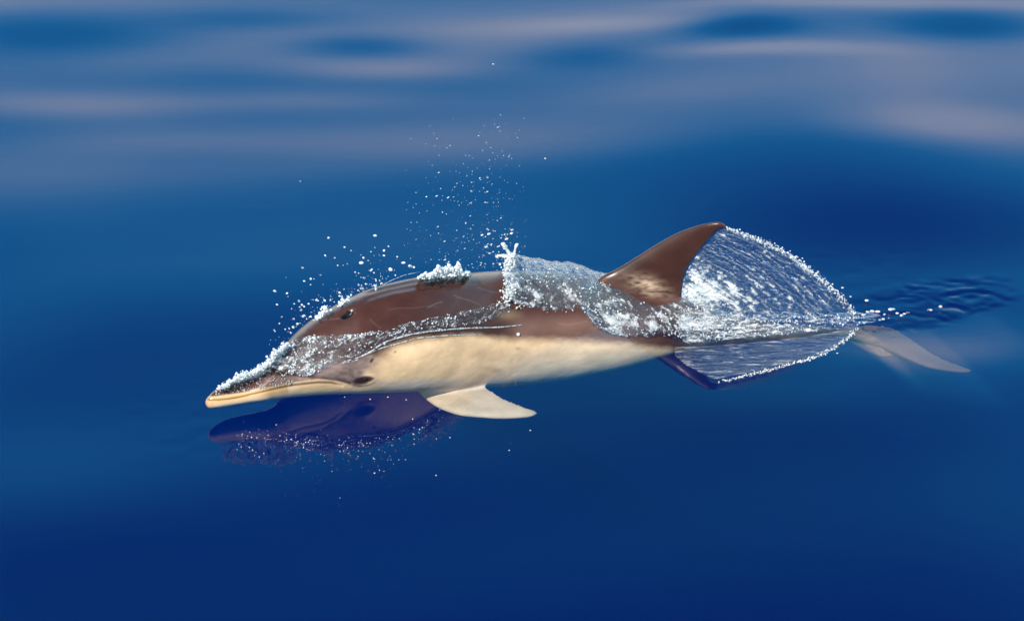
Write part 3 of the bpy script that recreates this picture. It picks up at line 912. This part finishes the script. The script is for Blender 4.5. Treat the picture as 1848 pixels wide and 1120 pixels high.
# 4. the clear curtain hanging off the trailing edge of the dorsal fin
ARC = [(1312, 412), (1345, 424), (1390, 442), (1440, 472), (1480, 502), (1515, 536), (1534, 556), (1545, 573)]
TR = [(1236, 545), (1230, 532), (1232, 512), (1238, 492), (1250, 470), (1266, 449), (1284, 429), (1300, 414), (1312, 412)]
def along(pts, s):
    pts = np.array(pts, float)
    d = np.r_[0, np.cumsum(np.hypot(*np.diff(pts, axis=0).T))]; d /= d[-1]
    return np.stack([pchip(d, pts[:, 0], s), pchip(d, pts[:, 1], s)], -1)
n1, n2 = 230, 260
tt, ss = np.linspace(0, 1, n1), np.linspace(0, 1, n2)
T = along(TR, tt)
E = along([(1244, 550), (1300, 568), (1400, 582), (1500, 583), (1545, 573)], tt ** .8)
arcp = along(ARC, ss)
chord = arcp[0] + (arcp[-1] - arcp[0]) * ss[:, None]
bul = arcp - chord
PQ = T[:, None] + (E - T)[:, None] * ss[None, :, None] + bul[None] * (tt ** 1.2)[:, None, None]
yl = at_z(np.array(1545.), np.array(573.), 0.)[1]
y0 = float(yc_px(1270.))
frac = np.clip((PQ[..., 0] - 1236) / (1545 - 1236), 0, 1)
stm = ridged(PQ[..., 0] * .02, tt[:, None] * 26 + PQ[..., 0] * .004, 91, 3)
stn = fbm(ss[None] * 40 + 0 * PQ[..., 0], tt[:, None] * 46, 92, 3)
yy = y0 + (yl - y0) * frac - 0.045 * np.sin(np.pi * frac) * np.sin(np.pi * tt)[:, None] + 0.004 * stm + 0.007 * stn * smooth(0, .1, frac)
P = at_y(PQ[..., 0], PQ[..., 1], yy)
fo = (0.85 * np.exp(-((PQ[..., 0] - 1262) / 46)**2 - ((PQ[..., 1] - 520) / 34)**2)
      + 0.48 * np.exp(-((PQ[..., 0] - 1335) / 70)**2 - ((PQ[..., 1] - 535) / 30)**2)
      + 0.30 * smooth(.965, 1, tt)[:, None] + 0.12 * smooth(.35, .9, frac) * (tt[:, None] > .2)
      + 0.26 * stm + 0.45 * stn + 0.12)
cov = smooth(0, .02, ss)[None] * smooth(1.0, .97, ss)[None] + 0 * fo
vv = tt[:, None] * 0.30 + 0 * fo
curtain = sheet('water_curtain', P, np.stack([ss[None] * .42 + 0 * fo, vv], -1), fo, cov, M_CURT)
tag(curtain, 'clear streaked curtain of water trailing from the dorsal fin down to the surface', 'splash')

# 5. films that cling to the skin, found by looking for the skin along each line of sight
def cling(name, poly, step, offs, mat, foamf, edge_px=6, flow=0.0, thick=0.0):
    xs = [a for a, _ in poly]; ys = [b for _, b in poly]
    px_ = np.arange(min(xs), max(xs), step); py_ = np.arange(min(ys), max(ys), step)
    G = {}
    V_, UVs, fo_, cv_ = [], [], [], []
    PX, PY = np.meshgrid(px_, py_, indexing='ij')
    ins = in_poly(PX, PY, poly); dd = dist_poly(PX, PY, poly + [poly[0]])
    for i in range(len(px_)):
        for j in range(len(py_)):
            if not ins[i, j]: continue
            h_, nn = hit(PX[i, j], PY[i, j])
            if h_ is None: continue
            G[i, j] = len(V_)
            V_.append(np.array(h_) + np.array(nn) * offs(PX[i, j], PY[i, j]))
            UVs.append((PX[i, j] / 670, (PY[i, j] - PX[i, j] * flow) / 670))
            fo_.append(foamf(PX[i, j], PY[i, j])); cv_.append(smooth(0, edge_px, dd[i, j]))
    F_ = [(G[i, j], G[i, j + 1], G[i + 1, j + 1], G[i + 1, j]) for (i, j) in G if (i + 1, j) in G and (i, j + 1) in G and (i + 1, j + 1) in G]
    o = mesh_obj(name, V_, F_, mat, None, UVs)
    set_attr(o.data, 'foam', fo_); set_attr(o.data, 'cover', cv_)
    return o

HEADFOAM = [(486, 662), (492, 648), (505, 634), (524, 618), (556, 606), (600, 604), (640, 602), (690, 596), (740, 580), (790, 570), (840, 560), (880, 550), (912, 543),
            (925, 556), (905, 574), (860, 585), (800, 592), (745, 604), (705, 617), (662, 634), (632, 648), (600, 660), (575, 670), (548, 678), (515, 671)]
film = cling('head_foam_film', HEADFOAM, 1.4,
             lambda a, b: 0.0035 + 0.0035 * float(fbm(a * .11 + b * .05, b * .2, 101, 3)) + .002 * float(ridged(a * .03, (b + a * .35) * .12, 102, 2)),
             M_FILM, lambda a, b: 0.42 + .7 * float(fbm(a * .06, (b + a * .4) * .12, 103, 3)), 5, -0.45)
tag(film, 'thin frothy film of water running back from the beak across the melon', 'foam')

LIPU = [(617, 653), (651, 642), (672, 631), (690, 619), (711, 611), (758, 600), (840, 592), (900, 590), (942, 586)]
LIPL = [(617, 655), (640, 650), (665, 637), (690, 627), (720, 619), (760, 609), (840, 604), (870, 604)]
def tube(name, pts, rad, mat, n=10, jitter=0.0):
    pts = np.asarray(pts, float); m = len(pts)
    rad = np.broadcast_to(np.asarray(rad, float), (m,))
    tg = np.gradient(pts, axis=0); tg /= np.linalg.norm(tg, axis=1)[:, None]
    a = np.cross(tg, [0, 0.3, 1.0]); a /= np.linalg.norm(a, axis=1)[:, None]
    b = np.cross(tg, a)
    th = np.linspace(0, 2 * np.pi, n, endpoint=False)
    Pn = pts[:, None] + rad[:, None, None] * (np.cos(th)[None, :, None] * a[:, None] + np.sin(th)[None, :, None] * b[:, None])
    if jitter: Pn = Pn + rng.normal(0, jitter, Pn.shape) * rad[:, None, None]
    F_ = [tuple(f_) for f_ in grid_faces(m, n, True)] + [tuple(range(n)), tuple(reversed([(m - 1) * n + k for k in range(n)]))]
    return mesh_obj(name, Pn.reshape(-1, 3), F_, mat)

M_CLEAR = m_bead('clear_ridge', 0.45)
def skin_line(pts, n, lift):
    L_ = along(pts, np.linspace(0, 1, n)); out = []
    for a, b in L_:
        h_, nn = hit(a, b)
        if h_ is not None: out.append(np.array(h_) + np.array(nn) * lift)
    return np.array(out)
L1 = skin_line(LIPU, 120, .003)
t1 = tube('water_ridge', L1, .0022 * (1 + .3 * np.sin(np.arange(len(L1)) * .5)) * np.sin(np.linspace(.15, np.pi - .1, len(L1)))**.4, M_CLEAR)
tag(t1, 'thin bright upper ridge of water along the flank from cheek to back splash', 'water film')
L2 = skin_line(LIPL, 100, .002)
t2 = tube('water_ridge', L2, .0013 * (1 + .4 * np.sin(np.arange(len(L2)) * .7)) * np.sin(np.linspace(.15, np.pi - .1, len(L2)))**.5, M_CLEAR)
tag(t2, 'faint lower ridge of water touching the top edge of the cream flank', 'water film')
# a filament leaping clear of the back towards the foam crest
L3 = along([(690, 514), (715, 502), (735, 495), (757, 491)], np.linspace(0, 1, 30))
L3 = at_y(L3[:, 0], L3[:, 1], yc_px(L3[:, 0]))
tag(tube('water_filament', L3, .0005, M_CLEAR, 6), 'hair thin arc of water above the back behind the blowhole', 'splash')

# ------------------------------------------------------------------ beads, froth and spray
def lens_sheet():
    # streaky foam sheet added on the surface to imitate the water curtain's reflection
    ns_, nq = 260, 90
    pc_ = np.linspace(1216, 1550, ns_)
    a_ = np.interp(pc_, [1216, 1260, 1340, 1440, 1520, 1550], [628, 626, 620, 610, 598, 585])
    b_ = np.interp(pc_, [1216, 1240, 1290, 1380, 1470, 1515, 1540, 1550], [642, 662, 687, 668, 644, 624, 603, 588])
    t_ = np.linspace(0, 1, nq)
    PX_ = pc_[:, None] + 0 * t_; PY_ = a_[:, None] + (b_ - a_)[:, None] * t_
    W_ = at_z(PX_, PY_, 0.0)
    n_a = fbm(PX_ * .05, PY_ * .35, 201, 3)
    W_[..., 2] = 0.0035 + 0.0015 * n_a
    cv = smooth(0, .1, t_)[None] * smooth(1, .97, t_)[None] * smooth(1216, 1224, pc_)[:, None] * smooth(1550, 1540, pc_)[:, None]
    fo_ = 0.30 + .5 * n_a + .30 * smooth(.2, .0, t_)[None] + .16 * smooth(.6, 1, t_)[None] + .10 * smooth(1340, 1230, pc_)[:, None]
    o = sheet('reflection_film', W_, np.stack([W_[..., 0], W_[..., 1]], -1), fo_, cv, M_LENS, thick=0)
    return tag(o, 'thin streaky film imitating the reflection of the water curtain in front of the tail stock', 'foam')
M_LENS = m_sheet('curtain_reflection_streaks', 9, 70, 0.94, 1.34, 0.02, 0.4, 3.2, 0.06, (0.95, 0.97, 1.0))
lens_sheet()
def ico(sub):
    b_ = bmesh.new(); bmesh.ops.create_icosphere(b_, subdivisions=sub, radius=1)
    v_ = np.array([v.co[:] for v in b_.verts]); f_ = np.array([[v.index for v in f.verts] for f in b_.faces]); b_.free()
    return v_, f_
I1, I2, I3 = ico(1), ico(2), ico(3)
def rotm(n):
    q_ = rng.normal(size=(n, 4)); q_ /= np.linalg.norm(q_, axis=1)[:, None]
    w, x, y, z = q_.T
    return np.stack([1-2*(y*y+z*z), 2*(x*y-z*w), 2*(x*z+y*w), 2*(x*y+z*w), 1-2*(x*x+z*z), 2*(y*z-x*w), 2*(x*z-y*w), 2*(y*z+x*w), 1-2*(x*x+y*y)], -1).reshape(n, 3, 3)
def beads(name, cen, rad, mat, base=I2, uneven=0.35):
    cen = np.asarray(cen, float); n = len(cen); rad = np.asarray(rad, float)
    bv, bf = base
    sc = rad[:, None] * (1 + rng.uniform(-uneven, uneven * 1.3, (n, 3)))
    L_ = bv[None] * (1 + rng.normal(0, .10, (n, len(bv), 1)))
    Vv = np.einsum('nij,nkj->nki', rotm(n), L_ * sc[:, None]) + cen[:, None]
    Ff = (bf[None] + (np.arange(n) * len(bv))[:, None, None]).reshape(-1, 3)
    return mesh_obj(name, Vv.reshape(-1, 3), Ff, mat)

def in_region(poly, n, weight=None):
    xs = np.array([a for a, _ in poly]); ys = np.array([b for _, b in poly]); out = []
    while len(out) < n:
        a = rng.uniform(xs.min(), xs.max(), 4000); b = rng.uniform(ys.min(), ys.max(), 4000)
        k = in_poly(a, b, poly)
        if weight is not None: k &= rng.uniform(0, 1, 4000) < weight(a, b)
        out += list(zip(a[k], b[k]))
    return out[:n]
def on_skin(pts, rad, lift=0.6):
    c_, r_ = [], []
    for (a, b), r in zip(pts, rad):
        h_, nn = hit(a, b)
        if h_ is None: continue
        c_.append(np.array(h_) + np.array(nn) * (r * lift + abs(rng.normal(0, .0022)))); r_.append(r)
    return c_, r_
def radii(n, lo=.0009, hi=.0045, k=2.2):
    return lo + (hi - lo) * rng.uniform(0, 1, n) ** k

# froth over the melon and along the flank
def wt(a, b):
    band = np.exp(-((b - np.interp(a, [500, 560, 640, 700, 760, 830, 905], [640, 628, 606, 600, 585, 570, 548])) / 7)**2)
    cl = smooth(-.05, .3, fbm(a * .07, b * .13, 121, 3))
    return np.clip((.16 + .9 * band * (a > 600) + .75 * (a < 600)) * (.10 + .90 * cl) * np.interp(a, [480, 560, 740, 800, 920], [1, .9, .7, .55, .6]), 0, 1)
pts = in_region(HEADFOAM, 1900, wt)
c1, r1 = on_skin(pts, radii(len(pts), .0005, .0027, 2.4))
k = rng.uniform(0, 1, len(c1)) < .55
c1, r1 = np.array(c1), np.array(r1)
b1 = beads('head_froth', c1[k], r1[k], M_FOAM, I1)
tag(b1, 'white froth beads scattered over the melon and along the flank', 'foam', kind='stuff')
b2 = beads('head_droplets', c1[~k], r1[~k], M_BEAD, I2)
tag(b2, 'clear water beads clinging to the brown melon above the eye', 'water beads', kind='stuff')

# foam piled on top of the beak
CB = along([(396, 696), (420, 681), (448, 671), (475, 658), (500, 634), (520, 615)], rng.uniform(0, 1, 2200) ** .9)
wd = np.interp(CB[:, 0], [396, 420, 460, 490, 522], [2.5, 5.5, 9, 9, 3.5])
pj = CB + np.stack([rng.normal(0, 3, 2200), -np.abs(rng.normal(0, .55, 2200)) * wd * (.6 + 1.1 * np.clip(vnoise(CB[:, 0] * .16, CB[:, 1] * 0, 19) + .5, 0, 1)) + 8], -1)
yb = yc_px(pj[:, 0]) - rng.uniform(-.01, .05, 2200)
cb = at_y(pj[:, 0], pj[:, 1], yb)
tag(beads('beak_foam', cb, radii(2200, .0005, .0027, 2.0), M_FOAM, I2), 'ragged white foam piled on top of the beak', 'foam', kind='stuff')
BK = [(385, 712), (400, 696), (440, 682), (475, 668), (505, 674), (545, 684), (545, 692), (500, 696), (450, 707), (400, 714)]
pts = in_region(BK, 420, lambda a, b: smooth(1.0, .2, np.abs(fbm(a * .1, b * .1, 7))))
cc, rr = on_skin(pts, radii(len(pts), .0006, .0022, 2.5))
tag(beads('beak_droplets', cc, rr, M_BEAD, I1), 'tiny water beads on the brown side of the beak', 'water beads', kind='stuff')

# foam crest on the back behind the blowhole
def back_pile(name, line, n, height, rmax, mat, lab, clump=lambda a: 1 + 0 * a):
    Lp = along(line, rng.uniform(0, 1, n))
    hgt = height(Lp[:, 0]) * (.45 + 1.1 * np.clip(vnoise(Lp[:, 0] * .11, 0 * Lp[:, 0], 63) + .5, 0, 1))
    q_ = Lp[:, 1] - np.abs(rng.uniform(0, 1, n) ** 1.3) * hgt + 3
    keep = rng.uniform(0, 1, n) < clump(Lp[:, 0]); Lp, q_ = Lp[keep], q_[keep]; n = len(q_)
    y_ = yc_px(Lp[:, 0]) + rng.normal(0.0, .02, n)
    cc_ = at_y(Lp[:, 0], q_, y_)
    return tag(beads(name, cc_, radii(n, .0011, rmax, 1.7), mat, I2), lab, 'foam', kind='stuff')
back_pile('foam_crest', [(754, 500), (800, 497), (848, 494)], 1500, lambda a: np.interp(a, [754, 765, 790, 815, 835, 850], [6, 12, 16, 21, 14, 2]), .0034, M_FOAM,
          'lump of white foam on the back behind the blowhole')
back_pile('brow_foam', [(560, 582), (580, 568), (600, 556), (625, 542), (662, 524), (680, 518)], 330, lambda a: np.interp(a, [555, 580, 600, 625, 650, 680], [4, 11, 10, 6, 14, 2]), .0042, M_FOAM,
          'small foam lumps along the top of the forehead before the blowhole',
          lambda a: smooth(0.0, .25, vnoise(a * .07, 0 * a + .4, 77)) + .05)

# jets at the peak of the back splash
for pts_, r_, lb in [([(926, 480), (921, 462), (913, 448), (906, 438)], .0065, 'tall thin jet of water at the peak of the back splash'),
                     ([(926, 480), (918, 466), (908, 461), (894, 463)], .0058, 'short jet of water curling forward from the back splash'),
                     ([(926, 470), (928, 458), (930, 448), (933, 441)], .0045, 'small upright jet beside the peak of the back splash')]:
    Lp = along(pts_, np.linspace(0, 1, 26))
    P3 = at_y(Lp[:, 0], Lp[:, 1], float(yc_px(920.)) + .0)
    rr_ = r_ * np.interp(np.linspace(0, 1, 26), [0, .3, .75, .92, 1], [1.5, .9, .55, .9, .3]) * (1 + .25 * rng.normal(size=26))
    tag(tube('water_jet', P3, rr_, M_FOAM, 10, .22), lb, 'splash', group='jets at the peak of the back splash')
nb_ = 420
Lp = along([(922, 462), (916, 480), (918, 505), (914, 530), (905, 545)], rng.uniform(0, 1, nb_)) + rng.normal(0, 1, (nb_, 2)) * [5, 5]
cc, rr = [], []
for (a, b), r in zip(Lp, radii(nb_, .001, .0036)):
    h_, nn = hit(a, b)
    if h_ is None: cc.append(at_y(np.array(a), np.array(b), float(yc_px(a)) - .02))
    else: cc.append(np.array(h_) + np.array(nn) * rng.uniform(.004, .02))
    rr.append(r)
tag(beads('splash_froth', cc, rr, M_FOAM, I1), 'froth along the front edge of the back splash', 'foam', kind='stuff')
# foam on the wash and the curtain rim
deps = None
def near_grid(name, Pg, w, n, lo, hi, mat, lab, cat='foam', lift=.003):
    idx = rng.choice(Pg.shape[0] * Pg.shape[1], n, p=(w / w.sum()).ravel())
    cc_ = Pg.reshape(-1, 3)[idx] + rng.normal(0, .0015, (n, 3)) + np.array([0, -lift, lift * .6])
    return tag(beads(name, cc_, radii(n, lo, hi, 2.4), mat, I1), lab, cat, kind='stuff')
Wp = np.array([v.co[:] for v in wash.data.vertices]).reshape(330, 190, 3)
wf = np.zeros(330 * 190, np.float32); wash.data.attributes['foam'].data.foreach_get('value', wf)
wc = np.zeros(330 * 190, np.float32); wash.data.attributes['cover'].data.foreach_get('value', wc)
near_grid('wash_froth', Wp, (np.clip(wf - .35, 0, 1)**1.5 * (wc > .5)).reshape(330, 190), 1000, .0004, .0026, M_FOAM, 'sparkling froth beads in the wash on the hind flank')
Dp = np.array([v.co[:] for v in dome.data.vertices]).reshape(260, 200, 3)
dw = (smooth(.50, .95, f_ := np.linspace(0, 1, 200))[None] * (np.linspace(0, 1, 260) < .97)[:, None]) * smooth(-.3, .3, fbm(np.arange(260)[:, None] * .06, np.arange(200)[None] * .08, 131, 3))
near_grid('splash_beads', Dp, dw + 1e-9, 420, .0005, .0026, M_FOAM, 'froth beads tumbling in the lower part of the back splash')
nr = 900
sr = rng.uniform(0, 1, nr)
Lr = along(ARC, sr) + rng.normal(0, 1, (nr, 2)) * (np.interp(sr, [0, .15, .5, 1], [1.2, 2.6, 3.2, 3.4])[:, None])
yr = y0 + (yl - y0) * np.clip((Lr[:, 0] - 1236) / 309, 0, 1) + rng.normal(0, .006, nr)
tag(beads('curtain_rim_foam', at_y(Lr[:, 0], Lr[:, 1], yr), radii(nr, .0005, .0026, 2.2), M_FOAM, I1), 'white beaded rim along the upper edge of the water curtain', 'foam', kind='stuff')
cw = np.clip(fo - .35, 0, 1)**1.4 * smooth(.02, .06, ss)[None]
near_grid('curtain_beads', P, cw, 700, .0004, .0016, M_FOAM, 'glittering specks in the water curtain behind the fin', lift=.001)
Cp = np.array([v.co[:] for v in churn.data.vertices]).reshape(ns, nt_, 3)
near_grid('tail_froth', Cp, (cover * np.clip(foam, 0.02, 1)**1.5), 900, .0006, .0024, M_FOAM, 'small froth beads on the churned water over the tail', lift=.001)

# flecks on the wake and on the water round the head
FLECK = [(1558, 568, 2.6), (1566, 563, 3.2), (1574, 561, 2.6), (1584, 562, 3), (1596, 567, 2), (1607, 558, 3.4), (1612, 557.5, 2.6), (1619, 565, 2.4), (1627, 569, 2.8), (1632, 566, 1.8),
         (1638, 564, 2), (1588, 577, 2.2), (1594, 575.5, 2.4), (1604, 574, 1.6), (1678, 559, 3.2), (1697, 553, 2.8), (1559, 583, 2), (1564, 542, 2.8), (1511, 637, 1.2), (1521, 519, 1.6),
         (632, 847, 1.2), (676, 853, 1.4), (919, 812, 1.2), (957, 776, 1.4), (787, 857, 1.3), (825, 742, 1.3), (700, 716, 1.3), (733, 721, 1.2), (668, 720, 1.3), (622, 716, 1.0), (812, 789, 1.2)]
DV = []
for kx in range(8):
    me = bpy.data.meshes.new('droplet')
    bv, bf = I2 if kx else I3
    vv_ = bv * (1 + rng.normal(0, .07, (len(bv), 1))) * np.array([1 + rng.uniform(0, .35), 1, 1 - rng.uniform(0, .25)])
    me.from_pydata([tuple(v) for v in vv_], [], [tuple(f_2) for f_2 in bf.tolist()])
    me.polygons.foreach_set('use_smooth', np.ones(len(me.polygons), bool))
    me.materials.append(M_FOAM if kx % 2 else M_BEAD)
    DV.append(me)
def drop(name, pos, r, label, group, stretch=1.0, ang=0.0):
    o = bpy.data.objects.new(name, random.choice(DV))
    COL.objects.link(o)
    o.location = pos
    o.rotation_euler = (random.uniform(-.4, .4), -ang, 0)
    o.scale = (r * stretch, r, r)
    return tag(o, label, 'water droplet', group)
for (a, b, r) in FLECK:
    Pq = at_z(np.array(float(a)), np.array(float(b)), 0.004)
    if a > 1500:
        drop('foam_fleck', Pq, r * .0012, 'small white fleck of foam riding on the wake behind the tail', 'flecks of foam on the wake', 1.5)
    else:
        drop('surface_bead', Pq, r * .001, 'tiny bead of water on the dark surface in front of the dolphin', 'beads on the water in front of the dolphin', 1.2)

# spray in the air
BIG = [(593, 429, 3), (677, 425, 4), (652, 474, 5.5), (656, 465, 3.4), (693, 452, 3.8), (693, 461, 3), (705, 486, 5.4), (728, 474, 4.6), (740, 480, 5), (747, 482, 3.4), (546, 483, 3), (549, 507, 2.8),
       (561, 503, 3.2), (496, 525, 3.6), (518, 529, 3.2), (520, 535, 2), (539, 543, 4), (545, 550, 3), (549, 553, 2.6), (543, 559, 3.8), (583, 513, 2.8), (548, 570, 4.6), (587, 461, 2.8), (604, 465, 2.6),
       (619, 479, 2.2), (627, 476, 2.6), (641, 491, 2.4), (648, 493, 2.8), (668, 488, 3.6), (671, 486, 2.6), (675, 492, 2.4), (657, 501, 3), (647, 514, 3.2), (653, 520, 5), (677, 515, 4.6), (689, 511, 2.6),
       (613, 528, 3.4), (613, 534, 3), (586, 542, 3.6), (597, 541, 3.2), (571, 541, 3), (622, 446, 2.6), (634, 452, 2.2), (621, 521, 2.4), (660, 512, 2.2), (531, 548, 2), (557, 548, 2.6), (530, 575, 3),
       (537, 584, 3.4), (529, 590, 4.2), (525, 600, 3.6), (515, 594, 2), (561, 571, 3.4), (495, 595, 2), (542, 327, 1.6), (768, 491, 2.6), (877, 445, 4.6), (886, 441, 2.8), (933, 441, 4.8), (914, 431, 3.4),
       (923, 421, 3.4), (924, 415, 2.8), (870, 424, 3), (882, 422, 3.2), (884, 457, 2.2), (825, 453, 3), (1384, 436, 2), (1448, 466, 2), (1520, 519, 2.6), (1535, 535, 2.4), (890, 116, 2), (984, 286, 2.4)]
def spray_label(a, b, r):
    size = 'fine speck-like' if r < 1.6 else 'small round' if r < 3.0 else 'plump glassy'
    if a < 760:
        where = ('just in front of the beak foam' if b > 575 else 'before the forehead, level with the blowhole' if b > 535 and a < 575 else 'close above the top of the forehead' if b > 500 and a < 620
                 else 'just above the back behind the blowhole' if a >= 620 and b > 480 else 'high above the head')
        return size + ' droplet of spray ' + where
    side = 'left strand' if a < 850 else 'right strand'
    lvl = 'thin top' if b < 290 else 'sparse middle' if b < 370 else 'dense lower part' if b < 430 else 'foot'
    return size + ' streaked droplet in the ' + lvl + ' of the plume, ' + side
def air(a, b, spread):
    return at_y(np.array(float(a)), np.array(float(b)), float(yc_px(min(max(a, 480.), 1330.))) + rng.normal(0, spread))
SL = 'clear droplet of spray hanging in the air above the forehead'
NAMED = {(652, 474): 'large lumpy drop above the forehead, highest of the big ones left of the foam crest', (705, 486): 'large round drop just above the back, left of the pair near the foam crest',
         (740, 480): 'larger drop of the touching pair just left of the foam crest', (747, 482): 'smaller drop of the touching pair just left of the foam crest', (728, 474): 'flattened drop just above and left of the touching pair near the foam crest',
         (653, 520): 'big drop resting against the top of the head behind the blowhole', (677, 515): 'big drop touching the back where the thin water arc begins', (548, 570): 'big oval drop low in front of the forehead',
         (677, 425): 'lone drop high above the head, right one of the topmost two', (593, 429): 'lone drop high above the head, left one of the topmost two', (496, 525): 'leftmost lone drop in front of the forehead',
         (877, 445): 'bright oval drop left of the jets of the back splash', (933, 441): 'round drop just right of the jets of the back splash', (542, 327): 'tiny lone drop far up and left of the tall plume',
         (890, 116): 'tiny lone drop at the very top above the plume', (984, 286): 'tiny streaked drop far right of the plume', (495, 595): 'leftmost low drop above the beak foam'}
for (a, b, r) in BIG:
    if (a, b) in NAMED:
        drop('spray_droplet', air(a, b, .01), r * .00078, NAMED[a, b], 'droplets of spray above the forehead' if a < 760 else 'droplets in the plume above the back', 1.15, rng.uniform(-.5, .5))
    elif a < 760:
        drop('spray_droplet', air(a, b, .03), r * .00078, spray_label(a, b, r), 'droplets of spray above the forehead', rng.uniform(.9, 1.3), rng.uniform(-1, 1))
    elif a < 1000:
        drop('plume_droplet', air(a, b, .05), r * .00078, spray_label(a, b, r), 'droplets in the plume above the back', 1.6, .35)
    else:
        drop('stray_droplet', air(a, b, .02), r * .00085, 'stray drop flung off the rim of the water curtain', 'drops flung off the water curtain', 1.1)
n_ = 0
while n_ < 42:
    a, b = rng.uniform(488, 720), rng.uniform(420, 610)
    top = float(pchip(TOPX, TOPY, a))
    if b > top - 4 or rng.uniform() > math.exp(-(top - b) / 38): continue
    r = rng.uniform(.9, 2.6)
    drop('spray_droplet', air(a, b, .03), r * .00078, spray_label(a, b, r), 'droplets of spray above the forehead', rng.uniform(.9, 1.3), rng.uniform(-1, 1)); n_ += 1
n_ = 0
PL = 'tiny streaked droplet flying in the tall plume above the back'
while n_ < 100:
    b = rng.uniform(225, 482)
    mid = np.interp(b, [225, 330, 480], [850, 850, 855]); hwid = np.interp(b, [225, 350, 480], [75, 85, 75])
    a = mid + rng.uniform(-1, 1) * hwid
    w = np.interp(b, [225, 260, 330, 370, 480], [.35, .45, .35, .9, 1.0]) * (.35 + .65 * math.exp(-((a - (770 if b < 330 and rng.uniform() < .5 else 895)) / 50)**2))
    if rng.uniform() > w: continue
    r = np.interp(b, [225, 480], [1.2, 1.7]) * rng.uniform(.6, 1.7)
    drop('plume_droplet', air(a, b, .05), r * .00056, spray_label(a, b, r), 'droplets in the plume above the back', rng.uniform(1.3, 2.6), rng.uniform(.25, .8)); n_ += 1
# finest mist
mc_ = []
while len(mc_) < 420:
    a, b = rng.uniform(730, 950), rng.uniform(200, 485)
    if rng.uniform() < np.interp(b, [200, 300, 485], [.25, .4, 1]) * (.4 + .6 * math.exp(-((a - 880) / 45)**2)): mc_.append(air(a, b, .05))
while len(mc_) < 620:
    a = rng.uniform(485, 700); b = float(pchip(TOPX, TOPY, a)) - rng.exponential(14) - 2
    mc_.append(air(a, b, .03))
tag(beads('fine_spray', mc_, radii(len(mc_), .0003, .0011, 2), M_FOAM, I1), 'finest mist of spray drifting above the head and back', 'spray', kind='stuff')

# white bead added to stand for the sun's glint on the wet flank
h_, nn = hit(935, 603)
gb = beads('sun_glint_bead', [np.array(h_) + np.array(nn) * .001], [.0042], M_FOAM, I3, .1)
tag(gb, 'single white bead standing for the sun glint on the brown flank above the cream', 'water droplet')

# beads added on the water to imitate reflections of curtain rim and head spray
nl = 430
Ll = along([(1298, 689), (1335, 680), (1380, 669), (1440, 653), (1480, 640), (1515, 621), (1533, 606), (1545, 592)], rng.uniform(0, 1, nl) ** .8)
Ll = Ll + rng.normal(0, 1, (nl, 2)) * [3, 1.4]
tag(beads('reflection_rim_beads', at_z(Ll[:, 0], Ll[:, 1], .004), radii(nl, .0005, .0022, 1.8), M_FOAM, I1), 'white beads imitating the reflected rim of the water curtain in front of the tail', 'foam', kind='stuff')
ql = []
while len(ql) < 400:
    a = rng.uniform(425, 800)
    e_ = np.interp(a, [425, 480, 560, 640, 720, 800], [786, 792, 803, 806, 795, 752])
    b = e_ + rng.exponential(16) * rng.choice([1, -.35])
    if rng.uniform() < np.interp(a, [425, 500, 720, 800], [.9, 1, .8, .2]) * np.clip(.4 + 1.2 * vnoise(np.array(a * .05), np.array(b * .07), 5) + .3, 0, 1): ql.append((a, b))
ql = np.array(ql)
tag(beads('spray_reflection_beads', at_z(ql[:, 0], ql[:, 1], .002), radii(400, .0003, .0013, 2.6), M_FOAM, I1), 'tiny beads imitating reflected spray on the dark water below the head', 'spray', kind='stuff')
